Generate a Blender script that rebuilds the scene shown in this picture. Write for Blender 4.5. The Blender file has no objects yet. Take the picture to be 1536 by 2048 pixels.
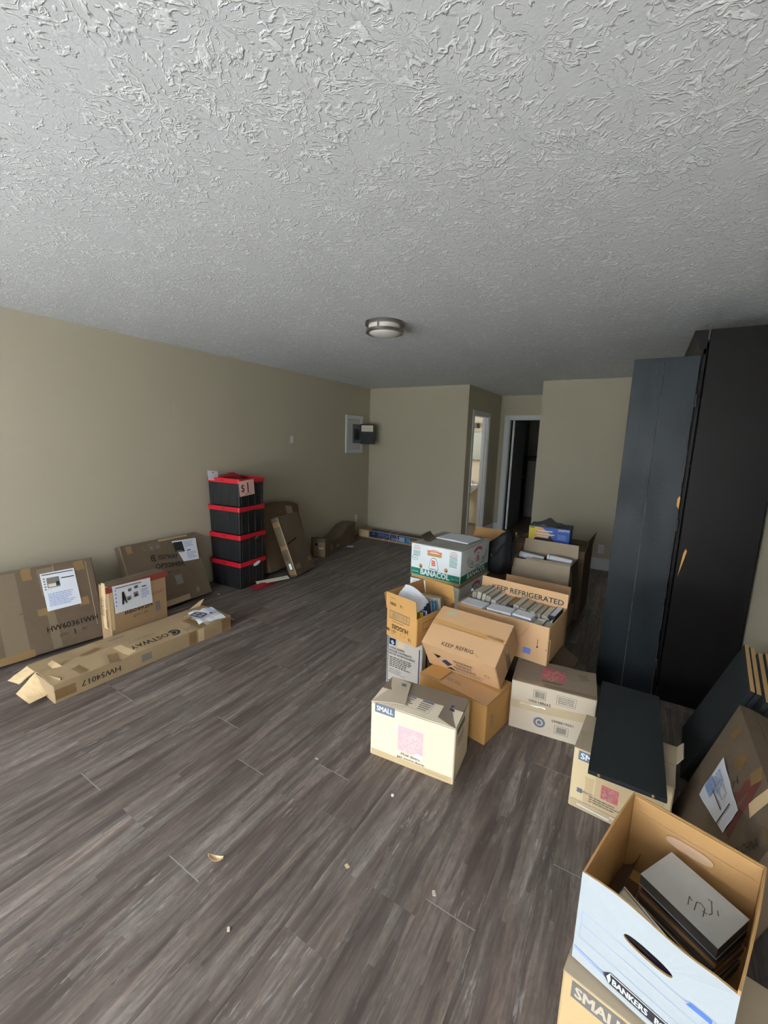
import bpy, bmesh, math, random
from mathutils import Vector, Matrix, Euler, noise as mnoise

C = bpy.context.scene.collection
sin, cos, pi = math.sin, math.cos, math.pi
D = math.radians
rnd = random.Random(7)

# ------------------------------------------------------------------ camera, sky, exposure
def make_camera():
    yaw, pitch, roll = D(31.369), D(9.771), D(-1.635)
    cy, sy, cp, sp = cos(yaw), sin(yaw), cos(pitch), sin(pitch)
    fwd = Vector((-sy*cp, cy*cp, -sp)); right = Vector((cy, sy, 0)); down = fwd.cross(right)
    r = right*cos(roll) + down*sin(roll); d = -right*sin(roll) + down*cos(roll)
    m = Matrix(((r.x, -d.x, -fwd.x, 0), (r.y, -d.y, -fwd.y, 0), (r.z, -d.z, -fwd.z, 1.61), (0, 0, 0, 1)))
    cam = bpy.data.cameras.new('camera'); cam.sensor_fit = 'HORIZONTAL'; cam.sensor_width = 36
    cam.lens = 36*840/1536; cam.clip_start = .02
    o = bpy.data.objects.new('camera', cam); C.objects.link(o); o.matrix_world = m
    bpy.context.scene.camera = o
make_camera()

SKY = 13.0
w = bpy.data.worlds.new('daylight_sky'); bpy.context.scene.world = w; w.use_nodes = True
bg = w.node_tree.nodes['Background']; bg.inputs[0].default_value = (.92, .985, 1.07, 1); bg.inputs[1].default_value = SKY
sun = bpy.data.lights.new('sun', 'SUN'); sun.energy = 420; sun.angle = D(2); sun.color = (.98, 1, 1)     # behind the house: it lights the added ground outside, which bounces light indoors
so_ = bpy.data.objects.new('sun', sun); C.objects.link(so_); so_.rotation_euler = (D(-16), 0, D(8))

vs = bpy.context.scene.view_settings
vs.view_transform = 'Standard'; vs.look = 'None'; vs.gamma = 1; vs.use_curve_mapping = False
vs.exposure = 0.2

def portal(name, loc, rot, sx, sy):
    l = bpy.data.lights.new(name, 'AREA'); l.shape = 'RECTANGLE'; l.size = sx; l.size_y = sy
    l.cycles.is_portal = True
    o = bpy.data.objects.new(name, l); C.objects.link(o); o.location = loc; o.rotation_euler = rot
YF = -2.8                                    # inner face of the front wall, behind the camera
WIN = (-3.6, -.5, .15, 2.25)              # window opening in the front wall
DOOR = (-.3, .5, 0, 2.1)                  # front doorway, open
portal('window_daylight', ((WIN[0]+WIN[1])/2, YF-.06, (WIN[2]+WIN[3])/2), (D(90), 0, 0), WIN[1]-WIN[0], WIN[3]-WIN[2])
portal('doorway_daylight', ((DOOR[0]+DOOR[1])/2, YF-.06, (DOOR[2]+DOOR[3])/2), (D(90), 0, 0), DOOR[1]-DOOR[0], DOOR[3]-DOOR[2])
portal('bathroom_daylight', (-4.06, 7.1, 1.7), (0, D(-90), 0), .9, .8)

# ------------------------------------------------------------------ materials
def lin(h):
    h = h.lstrip('#'); c = [int(h[i:i+2], 16)/255 for i in (0, 2, 4)]
    return tuple(x/12.92 if x <= .04045 else ((x+.055)/1.055)**2.4 for x in c) + (1,)
def sc(c, k): return (min(c[0]*k, 1), min(c[1]*k, 1), min(c[2]*k, 1), 1)
class NM:
    def __init__(s, name):
        s.m = bpy.data.materials.new(name); s.m.use_nodes = True; s.t = s.m.node_tree
        s.b = s.t.nodes['Principled BSDF']
    def n(s, ty, **kw):
        o = s.t.nodes.new('ShaderNode'+ty)
        for k, v in kw.items(): setattr(o, k, v)
        return o
    def l(s, a, b): s.t.links.new(a, b)
    def math(s, op, a, b=None, c=None, clamp=False):
        o = s.n('Math', operation=op, use_clamp=clamp)
        for i, v in enumerate((a, b, c)):
            if v is None: continue
            if isinstance(v, (int, float)): o.inputs[i].default_value = v
            else: s.l(v, o.inputs[i])
        return o.outputs[0]
    def vmath(s, op, a, b=None):
        o = s.n('VectorMath', operation=op)
        for i, v in enumerate((a, b)):
            if v is None: continue
            if isinstance(v, (tuple, list)): o.inputs[i].default_value = v
            else: s.l(v, o.inputs[i])
        return o.outputs[0]
    def coords(s, scale=(1, 1, 1), rand=True):
        tc = s.n('TexCoord'); v = tc.outputs['Object']
        if rand:
            oi = s.n('ObjectInfo'); k = s.math('MULTIPLY', oi.outputs['Random'], 37.0)
            v = s.vmath('ADD', v, k)
        if scale != (1, 1, 1): v = s.vmath('MULTIPLY', v, scale)
        return v
    def noise(s, v, scale, detail=4, rough=.55, dist=0, dims='3D'):
        o = s.n('TexNoise', noise_dimensions=dims); s.l(v, o.inputs['Vector'])
        o.inputs['Scale'].default_value = scale; o.inputs['Detail'].default_value = detail
        o.inputs['Roughness'].default_value = rough; o.inputs['Distortion'].default_value = dist
        return o.outputs['Fac']
    def ramp(s, f, stops, interp='LINEAR'):
        o = s.n('ValToRGB'); s.l(f, o.inputs[0]); r = o.color_ramp; r.interpolation = interp
        while len(r.elements) < len(stops): r.elements.new(.5)
        for e, (p, c) in zip(r.elements, stops): e.position = p; e.color = c if len(c) == 4 else tuple(c)+(1,)
        return o.outputs[0]
    def mix(s, f, a, b, blend='MIX'):
        o = s.n('Mix', data_type='RGBA', blend_type=blend)
        for i, v in ((0, f), (6, a), (7, b)):
            if isinstance(v, (int, float)): o.inputs[i].default_value = v
            elif isinstance(v, tuple): o.inputs[i].default_value = v
            else: s.l(v, o.inputs[i])
        return o.outputs[2]
    def col(s, c):
        if isinstance(c, tuple): s.b.inputs['Base Color'].default_value = c
        else: s.l(c, s.b.inputs['Base Color'])
    def rough(s, r):
        if isinstance(r, (int, float)): s.b.inputs['Roughness'].default_value = r
        else: s.l(r, s.b.inputs['Roughness'])
    def spec(s, v): s.b.inputs['Specular IOR Level'].default_value = v
    def bump(s, hgt, strength=.3, dist=.01):
        o = s.n('Bump'); o.inputs['Strength'].default_value = strength; o.inputs['Distance'].default_value = dist
        s.l(hgt, o.inputs['Height']); s.l(o.outputs[0], s.b.inputs['Normal'])
_mc = {}
def plain(name, hexc, rough=.6, metal=0, spec=.5, var=0):
    if name in _mc: return _mc[name]
    m = NM(name); c = lin(hexc); m.rough(rough); m.b.inputs['Metallic'].default_value = metal; m.spec(spec)
    f = m.noise(m.coords(), 30, 3)
    m.col(m.mix(f, sc(c, 1-var-.04), sc(c, 1+var+.04)))
    _mc[name] = m.m; return m.m
def cardboard(name, hexc, var=.12, stain=.25):
    if name in _mc: return _mc[name]
    m = NM(name); c = lin(hexc); v = m.coords()
    a = m.noise(v, 5, 5, .6); b = m.noise(v, 120, 2)
    col = m.mix(a, sc(c, 1-var), sc(c, 1+var))
    col = m.mix(m.math('MULTIPLY', b, .18), col, sc(c, .72))
    st = m.ramp(m.noise(v, 2.3, 6, .65, .4), [(.56, (0, 0, 0)), (.72, (1, 1, 1))])
    col = m.mix(m.math('MULTIPLY', st, stain), col, sc(c, .62))
    m.col(col); m.rough(.82); m.spec(.25)
    h = m.math('ADD', m.noise(v, 14, 3), m.math('MULTIPLY', b, .25))
    m.bump(h, .35, .004)
    _mc[name] = m.m; return m.m
def wallpaint(name, hexc):
    m = NM(name); c = lin(hexc); v = m.coords(rand=False)
    a = m.noise(v, 1.5, 3); m.col(m.mix(a, sc(c, .97), sc(c, 1.03))); m.rough(.75); m.spec(.3)
    m.bump(m.noise(v, 160, 3, .6), .25, .0025)
    return m.m
def ceilmat():
    m = NM('stomped_ceiling_texture'); m.rough(.85); m.spec(.2)
    v0 = m.coords(rand=False)
    wn = m.n('TexNoise'); m.l(v0, wn.inputs['Vector']); wn.inputs['Scale'].default_value = 7; wn.inputs['Detail'].default_value = 3
    warp = m.vmath('MULTIPLY', m.vmath('SUBTRACT', wn.outputs['Color'], (.5, .5, .5)), (.07, .07, 0))
    wn2 = m.n('TexNoise'); m.l(v0, wn2.inputs['Vector']); wn2.inputs['Scale'].default_value = 55; wn2.inputs['Detail'].default_value = 2
    warp = m.vmath('ADD', warp, m.vmath('MULTIPLY', m.vmath('SUBTRACT', wn2.outputs['Color'], (.5, .5, .5)), (.022, .022, 0)))
    def smooth(x, a, b, c=0, d=1):
        o = m.n('MapRange', interpolation_type='SMOOTHSTEP'); m.l(x, o.inputs[0])
        for i, q in enumerate((a, b, c, d)): o.inputs[1+i].default_value = q
        return o.outputs[0]
    hs = []
    for off, scl, amp in (((0, 0, 0), 3.4, 1.0), ((7.3, 3.1, 0), 4.3, .85)):
        v = m.vmath('ADD', m.vmath('ADD', v0, warp), off)
        vo = m.n('TexVoronoi', voronoi_dimensions='2D', feature='F1'); m.l(v, vo.inputs['Vector']); vo.inputs['Scale'].default_value = scl
        dv = m.vmath('SUBTRACT', v, vo.outputs['Position'])
        sp = m.n('SeparateXYZ'); m.l(dv, sp.inputs[0])
        rad = m.math('SQRT', m.math('ADD', m.math('POWER', sp.outputs[0], 2), m.math('POWER', sp.outputs[1], 2)))
        ang = m.math('ARCTAN2', sp.outputs[1], sp.outputs[0])
        cs = m.n('SeparateColor'); m.l(vo.outputs['Color'], cs.inputs[0])
        cb = m.n('CombineXYZ'); m.l(m.math('COSINE', ang), cb.inputs[0]); m.l(m.math('SINE', ang), cb.inputs[1])
        m.l(m.math('ADD', m.math('MULTIPLY', rad, 3.5), m.math('MULTIPLY', cs.outputs[0], 50)), cb.inputs[2])
        nz = m.noise(cb.outputs[0], 3.6, 1.5, .5)
        rg = smooth(m.math('ABSOLUTE', m.math('SUBTRACT', nz, .5)), .047, .008)      # thin ridges along the contour
        cb2 = m.n('CombineXYZ'); m.l(m.math('COSINE', ang), cb2.inputs[0]); m.l(m.math('SINE', ang), cb2.inputs[1]); m.l(m.math('ADD', m.math('MULTIPLY', rad, 14), m.math('MULTIPLY', cs.outputs[1], 60)), cb2.inputs[2])
        gap = smooth(m.noise(cb2.outputs[0], 2.0, 1), .40, .52)
        fall = m.math('MULTIPLY', smooth(rad, .2, .09), smooth(rad, .0, .025))
        hs.append(m.math('MULTIPLY', m.math('MULTIPLY', m.math('MULTIPLY', rg, gap), fall), amp))
    # short stray ridges between the bursts
    sv = m.vmath('ADD', v0, m.vmath('MULTIPLY', warp, (1.5, 1.5, 0)))
    st = m.math('MULTIPLY', smooth(m.math('ABSOLUTE', m.math('SUBTRACT', m.noise(sv, 26, 2, .5), .5)), .03, .005), smooth(m.noise(sv, 31, 1), .53, .60))
    h = m.math('MAXIMUM', m.math('MAXIMUM', hs[0], hs[1]), m.math('MULTIPLY', st, .7))
    h2 = m.math('ADD', h, m.math('MULTIPLY', m.noise(v0, 75, 4, .65), .22))
    c = lin('#e0e2e4'); m.col(m.mix(m.math('MULTIPLY', h, .9), sc(c, .9), sc(c, 1.2)))  # ridges painted lighter, as if catching the light
    m.bump(h2, .6, .006)
    return m.m
def plankmat():
    m = NM('weathered_vinyl_plank'); v = m.coords((1, 1, 1)); oi = m.n('ObjectInfo')
    warp = m.n('TexNoise'); m.l(m.vmath('MULTIPLY', v, (4, 1.6, 1)), warp.inputs['Vector']); warp.inputs['Scale'].default_value = 1.5; warp.inputs['Detail'].default_value = 4
    wv = m.vmath('ADD', v, m.vmath('MULTIPLY', m.vmath('SUBTRACT', warp.outputs['Color'], (.5, .5, .5)), (.035, .05, 0)))
    def st(sx, sy): return m.vmath('MULTIPLY', wv, (sx, sy, 1))
    # printed strips a few centimetres wide, each with its own tone, ending at random lengths
    sp = m.n('SeparateXYZ'); m.l(m.vmath('ADD', v, m.vmath('MULTIPLY', m.vmath('SUBTRACT', warp.outputs['Color'], (.5, .5, .5)), (.012, 0, 0))), sp.inputs[0])
    vo = m.n('TexVoronoi', voronoi_dimensions='2D', distance='CHEBYCHEV'); cb = m.n('CombineXYZ'); m.l(m.math('MULTIPLY', sp.outputs[0], 30), cb.inputs[0]); m.l(m.math('MULTIPLY', sp.outputs[1], 2.1), cb.inputs[1])
    m.l(cb.outputs[0], vo.inputs['Vector']); vo.inputs['Scale'].default_value = 1
    cs = m.n('SeparateColor'); m.l(vo.outputs['Color'], cs.inputs[0])
    band = m.noise(st(1, .085), 26, 4, .6)
    f = m.math('ADD', m.math('MULTIPLY', band, .78), m.math('MULTIPLY', cs.outputs[0], .22))
    c0, c1, c2, c3 = lin('#564d49'), lin('#766c67'), lin('#898079'), lin('#a79f99')
    col = m.ramp(f, [(.33, c0), (.46, c1), (.57, c2), (.72, c3)])
    tint = m.ramp(m.noise(st(1, .15), 10, 3), [(.36, lin('#89766f')), (.5, lin('#82807c')), (.64, lin('#7e8080'))])
    col = m.mix(.5, col, tint, 'OVERLAY')
    mot = m.noise(st(1, .35), 60, 5, .7); col = m.mix(m.math('MULTIPLY', m.ramp(mot, [(.4, (1, 1, 1)), (.58, (0, 0, 0))]), .38), col, sc(c0, .85))
    grain = m.noise(st(1, .05), 150, 4, .65)
    col = m.mix(m.math('MULTIPLY', m.ramp(grain, [(.36, (1, 1, 1)), (.5, (0, 0, 0))]), .5), col, sc(c0, .7))
    crk = m.math('MULTIPLY', m.ramp(m.noise(st(1, .07), 34, 4, .6, .6), [(.495, (0, 0, 0)), (.505, (1, 1, 1)), (.515, (0, 0, 0))]), m.ramp(m.noise(st(1, .3), 9, 2), [(.52, (0, 0, 0)), (.6, (1, 1, 1))]))
    col = m.mix(m.math('MULTIPLY', crk, .75), col, sc(c0, .45))
    wsh = m.math('MULTIPLY', m.ramp(m.noise(st(1, .12), 70, 5, .75), [(.56, (0, 0, 0)), (.66, (1, 1, 1))]), m.ramp(m.noise(st(1, .4), 6, 2), [(.5, (0, 0, 0)), (.64, (1, 1, 1))]))
    col = m.mix(m.math('MULTIPLY', wsh, .5), col, lin('#c4c1be'))
    k = m.math('ADD', m.math('MULTIPLY', oi.outputs['Random'], .22), .9)
    col = m.mix(1.0, col, m.vmath('ADD', (0, 0, 0), k), 'MULTIPLY')
    m.col(col); m.rough(m.math('ADD', m.math('MULTIPLY', mot, .25), .38)); m.spec(.45)
    m.bump(m.math('ADD', m.math('MULTIPLY', grain, .7), m.math('MULTIPLY', mot, .4)), .3, .0015)
    return m.m
def blackwood(name, xc, sg, zo):
    m = NM(name); tc = m.n('TexCoord'); v = tc.outputs['Object']; sp = m.n('SeparateXYZ'); m.l(v, sp.inputs[0])
    wob = m.noise(m.vmath('MULTIPLY', v, (1, 1, .25)), 7, 3, .5)
    dx = m.math('SUBTRACT', sp.outputs[0], xc); q = m.math('MULTIPLY', m.math('POWER', m.math('ABSOLUTE', dx), 1.3), 40.0)
    f = m.math('ADD', m.math('MULTIPLY', m.math('ADD', sp.outputs[2], zo), 3.2*sg), m.math('ADD', q, m.math('MULTIPLY', wob, 1.5)))
    rings = m.math('FRACT', m.math('MULTIPLY', f, 9.0))
    ln = m.ramp(rings, [(.0, (0, 0, 0)), (.22, (.2, .2, .2)), (.5, (1, 1, 1)), (.85, (.8, .8, .8)), (1, (0, 0, 0))])
    pore = m.noise(m.vmath('MULTIPLY', v, (1, 1, .02)), 420, 2)
    c = lin('#202529'); msk = m.ramp(m.noise(m.vmath('MULTIPLY', v, (1, 1, .35)), 5.5, 2), [(.40, (.12, .12, .12)), (.62, (1, 1, 1))])
    ln = m.math('SUBTRACT', 1, m.math('MULTIPLY', m.math('SUBTRACT', 1, ln), msk)); m.col(m.mix(ln, sc(c, .35), c))
    m.rough(m.math('ADD', m.math('MULTIPLY', ln, -.16), m.math('ADD', m.math('MULTIPLY', pore, .12), .44))); m.spec(.12)
    m.bump(m.math('ADD', ln, m.math('MULTIPLY', pore, .5)), .3, .0015)
    return m.m
def metal(name, hexc, rough=.3):
    return plain(name, hexc, rough, 1.0)

M = dict(
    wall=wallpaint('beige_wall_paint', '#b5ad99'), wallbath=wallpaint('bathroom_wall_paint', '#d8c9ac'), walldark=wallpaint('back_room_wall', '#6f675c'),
    trim=plain('white_trim_paint', '#d3d5d8', .45), ceil=ceilmat(), plank=plankmat(), under=plain('floor_underlay', '#a09a95', .8),
    bounceground=plain('pale_bounce_ground', '#b3b5b6', .9), darkground=plain('dark_low_bounce_ground', '#3a3b3c', .95, spec=.1), smalltan=cardboard('tan_moving_box_board', '#cdb083', .04, .1), smallmid=cardboard('light_tan_moving_box_board', '#dcc69e', .04, .1), stainred=plain('dark_red_stain', '#5e332b', .8, spec=.2), skyblock=plain('dark_sky_blocker', '#2c3326', .9), bathfloor=plain('bathroom_floor', '#6a5a48', .5), door=plain('grey_door_paint', '#6d7076', .5), brass=metal('brass', '#b59a62', .3), chrome=metal('chrome', '#c8c8c8', .2),
    nickel=metal('brushed_nickel', '#8b8580', .28), glass_white=plain('frosted_white_glass', '#dcd9d2', .35), ceramic=plain('white_ceramic', '#e4e4e2', .15),
    mirror=metal('mirror', '#dfe6ea', .03), panel=plain('panel_white', '#c9c9cb', .45), panelgrey=plain('panel_grey', '#6c7076', .5), black=plain('black_plastic', '#131416', .5),
    redrim=plain('red_plastic', '#b31626', .42), crate=plain('crate_black_plastic', '#17181a', .5, var=.05),
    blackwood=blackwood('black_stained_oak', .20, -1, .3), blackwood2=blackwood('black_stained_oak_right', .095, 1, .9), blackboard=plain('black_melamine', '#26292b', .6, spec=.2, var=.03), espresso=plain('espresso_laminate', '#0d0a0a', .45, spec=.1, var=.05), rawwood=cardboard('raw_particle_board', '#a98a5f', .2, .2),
    oaksplinter=plain('bare_wood', '#c8924a', .7), paper=plain('white_paper', '#dfe2ea', .8, spec=.2), paperwarm=plain('aged_paper', '#d3ccbb', .85, spec=.2, var=.08),
    paperold=plain('grey_page_edges', '#c0b8a8', .9, spec=.15, var=.1), ink=plain('black_ink', '#26221f', .8, spec=.2), inkgrey=plain('grey_ink', '#77736f', .8, spec=.2), inkblue=plain('slate_blue_ink', '#6f7687', .8, spec=.2),
    pink=plain('faded_pink_print', '#eebcc4', .8, spec=.2), pinkline=plain('pale_pink_print', '#ecd2c8', .8, spec=.2), red=plain('red_print', '#c26c70', .8, spec=.2), redline=plain('light_red_print', '#d9a89d', .8, spec=.2),
    green=plain('teal_green_print', '#25806c', .7, spec=.2), teal=plain('dark_teal_print', '#2f5f63', .7, spec=.2), salmon=plain('salmon_print', '#df7b67', .7, spec=.2), white=plain('white_print', '#e8eef2', .7, spec=.2),
    blue=plain('royal_blue_print', '#1f4fa8', .5), yellow=plain('yellow_print', '#dcc53a', .5), orange=plain('orange_print', '#e0a56a', .5), bluep=plain('blue_print', '#4f78d8', .7), bluel=plain('pale_blue_print', '#8fa5d4', .7),
    wine=plain('wine_red_cover', '#6b1526', .5), navy=plain('navy_cover', '#1d2740', .5), sky=plain('blue_cover', '#2f78ac', .5), purple=plain('purple_print', '#453a63', .5), dkbook=plain('dark_book_cloth', '#2b2a2e', .7), stone=plain('stone_book_cloth', '#a09a8e', .85), stone2=plain('pale_stone_book_cloth', '#b8b2a4', .85), tanbook=plain('tan_book_cloth', '#93744a', .8),
    cream=plain('cream_cover', '#cfc8b2', .7), greybook=plain('grey_cover', '#7d7c78', .7), whitebook=plain('white_cover', '#e4e8ee', .55),
    kraft=cardboard('kraft_cardboard', '#a08463'), kraftd=cardboard('dusty_brown_cardboard', '#625444', .14, .35), kraftg=cardboard('grey_brown_cardboard', '#b2a28b', .12, .3), kraftl=cardboard('light_kraft_cardboard', '#cdb48c', .06, .12),
    peach=cardboard('peach_cardboard', '#d3ab82', .06, .15), tan=cardboard('golden_tan_cardboard', '#c3965c', .06, .12), keep=cardboard('tan_cardboard', '#c9a27a', .07, .12), smallb=cardboard('cream_tan_cardboard', '#eadcc4', .04, .1),
    greyb=cardboard('pale_grey_cardboard', '#c9bba6', .05, .12), greyt=cardboard('dusty_cardboard_top', '#8e8070', .08, .3), brownr=cardboard('brown_cardboard', '#a08a6b', .1, .3), dkcard=cardboard('dark_brown_cardboard', '#5c4a39', .1, .3),
    inner=cardboard('kraft_inside', '#bd9461', .06, .1), pale=cardboard('pale_kraft_flap', '#d3b092', .04, .05), whitebox=cardboard('white_coated_cardboard', '#e6ecf0', .02, .04), whiteold=cardboard('white_lid_cardboard', '#d9dbdb', .03, .08), greylid=cardboard('grey_lid_cardboard', '#a9a99f', .05, .15),
    bagpaper=cardboard('greyish_printed_cardboard', '#b5aea6', .04, .1), tape=plain('brown_tape', '#7d6341', .28, spec=.5), clear=plain('clear_packing_tape', '#c2ae8d', .12, spec=.7), dustytape=plain('dusty_tape', '#6f614d', .5), filewhite=cardboard('white_file_board', '#b3babf', .02, .03), cleardark=plain('clear_tape_on_brown', '#8b7862', .1, spec=.7), redtape=plain('red_fragile_tape', '#84392d', .5), greentape=plain('pale_green_tape', '#a9b59c', .5),
    fabric=plain('black_nylon', '#15171b', .75, var=.1), greycloth=plain('grey_cloth', '#5d5a57', .9, var=.1), redmesh=plain('red_mesh_fabric', '#7e0f1e', .7, var=.1), pinkpaper=plain('pale_pink_paper', '#e0b7ae', .8), slip=plain('pewter_slipcase', '#b9bbba', .45, var=.04), slipd=plain('dark_slipcase_edge', '#4a4644', .5),
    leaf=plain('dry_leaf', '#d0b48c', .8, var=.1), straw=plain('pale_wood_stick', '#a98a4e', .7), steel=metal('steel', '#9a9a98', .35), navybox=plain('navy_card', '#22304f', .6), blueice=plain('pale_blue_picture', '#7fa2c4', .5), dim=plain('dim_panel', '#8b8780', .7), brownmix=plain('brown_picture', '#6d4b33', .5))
# ------------------------------------------------------------------ mesh helpers
class MB:
    def __init__(s): s.v = []; s.f = []; s.m = []
    def add(s, vs, fs, mi=0):
        k = len(s.v); s.v += [Vector(p) for p in vs]
        for f in fs: s.f.append([i+k for i in f]); s.m.append(mi)
        return s
    def box(s, c, d, R=None, mi=0):
        x, y, z = d[0]/2, d[1]/2, d[2]/2; c = Vector(c); vs = []
        for a in (-x, x):
            for b in (-y, y):
                for e in (-z, z):
                    p = Vector((a, b, e)); p = R @ p if R else p; vs.append(c+p)
        return s.add(vs, [(0, 1, 3, 2), (4, 6, 7, 5), (0, 4, 5, 1), (2, 3, 7, 6), (0, 2, 6, 4), (1, 5, 7, 3)], mi)
    def bbox(s, c, d, b=.002, R=None, mi=0):         # box with chamfered edges
        bm = bmesh.new(); bmesh.ops.create_cube(bm, size=1)
        for v in bm.verts: v.co = Vector((v.co.x*d[0], v.co.y*d[1], v.co.z*d[2]))
        bmesh.ops.bevel(bm, geom=bm.edges[:], offset=b, segments=1, affect='EDGES')
        c = Vector(c); bm.verts.index_update()
        s.add([c+(R @ v.co if R else v.co) for v in bm.verts], [[v.index for v in f.verts] for f in bm.faces], mi); bm.free(); return s
    def grid(s, fn, nu, nv, mi=0, flip=False):
        k = [fn(i/nu, j/nv) for j in range(nv+1) for i in range(nu+1)]
        fs = []
        for j in range(nv):
            for i in range(nu):
                a = j*(nu+1)+i; q = (a, a+1, a+nu+2, a+nu+1); fs.append(q[::-1] if flip else q)
        return s.add(k, fs, mi)
    def slab(s, fn, nu, nv, mi=0):                   # fn(u,v,side) with side 0 top, 1 bottom
        a = [fn(i/nu, j/nv, 0) for j in range(nv+1) for i in range(nu+1)]
        b = [fn(i/nu, j/nv, 1) for j in range(nv+1) for i in range(nu+1)]
        n = len(a); fs = []
        for j in range(nv):
            for i in range(nu):
                p = j*(nu+1)+i; fs.append((p, p+1, p+nu+2, p+nu+1)); fs.append((n+p+nu+1, n+p+nu+2, n+p+1, n+p))
        rim = [i for i in range(nu+1)] + [j*(nu+1)+nu for j in range(1, nv+1)] + [nv*(nu+1)+i for i in range(nu-1, -1, -1)] + [j*(nu+1) for j in range(nv-1, 0, -1)]
        for i, p in enumerate(rim):
            q = rim[(i+1) % len(rim)]; fs.append((q, p, n+p, n+q))
        return s.add(a+b, fs, mi)
    def lathe(s, prof, n=24, c=(0, 0, 0), mi=0):
        c = Vector(c); vs = [c+Vector((r*cos(2*pi*i/n), r*sin(2*pi*i/n), z)) for r, z in prof for i in range(n)]; fs = []
        for j in range(len(prof)-1):
            for i in range(n):
                k = (i+1) % n; fs.append((j*n+i, j*n+k, (j+1)*n+k, (j+1)*n+i))
        fs.append(tuple(range(n))[::-1]); fs.append(tuple((len(prof)-1)*n+i for i in range(n)))
        return s.add(vs, fs, mi)
    def tube(s, pts, r, n=8, mi=0):
        pts = [Vector(p) for p in pts]; vs = []; fs = []
        for i, p in enumerate(pts):
            t = (pts[min(i+1, len(pts)-1)]-pts[max(i-1, 0)]).normalized()
            a = t.cross(Vector((0, 0, 1)) if abs(t.z) < .9 else Vector((1, 0, 0))).normalized(); b = t.cross(a)
            rr = r[i] if isinstance(r, (list, tuple)) else r
            vs += [p+a*rr*cos(2*pi*k/n)+b*rr*sin(2*pi*k/n) for k in range(n)]
        for i in range(len(pts)-1):
            for k in range(n): q = (k+1) % n; fs.append((i*n+k, i*n+q, (i+1)*n+q, (i+1)*n+k))
        fs.append(tuple(range(n))[::-1]); fs.append(tuple((len(pts)-1)*n+k for k in range(n)))
        return s.add(vs, fs, mi)
    def build(s, name, mats, parent=None, smooth=False, loc=None, rot=None):
        me = bpy.data.meshes.new(name); me.from_pydata([tuple(v) for v in s.v], [], s.f)
        for m in (mats if isinstance(mats, (list, tuple)) else [mats]): me.materials.append(m)
        me.polygons.foreach_set('material_index', s.m)
        if smooth:
            me.polygons.foreach_set('use_smooth', [True]*len(s.f)); me.set_sharp_from_angle(angle=D(35))
        me.update(); o = bpy.data.objects.new(name, me); C.objects.link(o)
        if parent: o.parent = parent
        if loc: o.location = loc
        if rot: o.rotation_euler = rot
        return o
def tag(o, label=None, cat=None, group=None, kind=None):
    for k, v in (('label', label), ('category', cat), ('group', group), ('kind', kind)):
        if v: o[k] = v
    return o
def empty(name, loc, rot=(0, 0, 0), label=None, cat=None, group=None):
    o = bpy.data.objects.new(name, None); C.objects.link(o); o.location = loc; o.rotation_euler = rot; o.empty_display_size = .05
    return tag(o, label, cat, group)
def struct(name, mb, m, parent=None, smooth=False):
    o = mb.build(name, m, parent, smooth)
    if not parent: o['kind'] = 'structure'
    return o

_tc = {}
def glyphs(txt, bold=0, shear=0):
    k = (txt, bold, shear)
    if k in _tc: return _tc[k]
    cu = bpy.data.curves.new('t', 'FONT'); cu.body = txt; cu.size = 1; cu.align_x = 'CENTER'; cu.align_y = 'CENTER'
    cu.resolution_u = 2; cu.shear = shear; cu.fill_mode = 'FRONT'
    o = bpy.data.objects.new('t', cu); me = o.to_mesh()
    vs = [(v.co.x, v.co.y) for v in me.vertices]; fs = [tuple(p.vertices) for p in me.polygons]
    o.to_mesh_clear(); bpy.data.objects.remove(o); bpy.data.curves.remove(cu)
    x0 = min(v[0] for v in vs); x1 = max(v[0] for v in vs); y0 = min(v[1] for v in vs); y1 = max(v[1] for v in vs)
    cx, cy, hh = (x0+x1)/2, (y0+y1)/2, y1-y0                       # unit: cap height 1, centred
    vs = [((x-cx)/hh, (y-cy)/hh) for x, y in vs]
    _tc[k] = (vs, fs, (x1-x0)/hh); return _tc[k]

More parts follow.
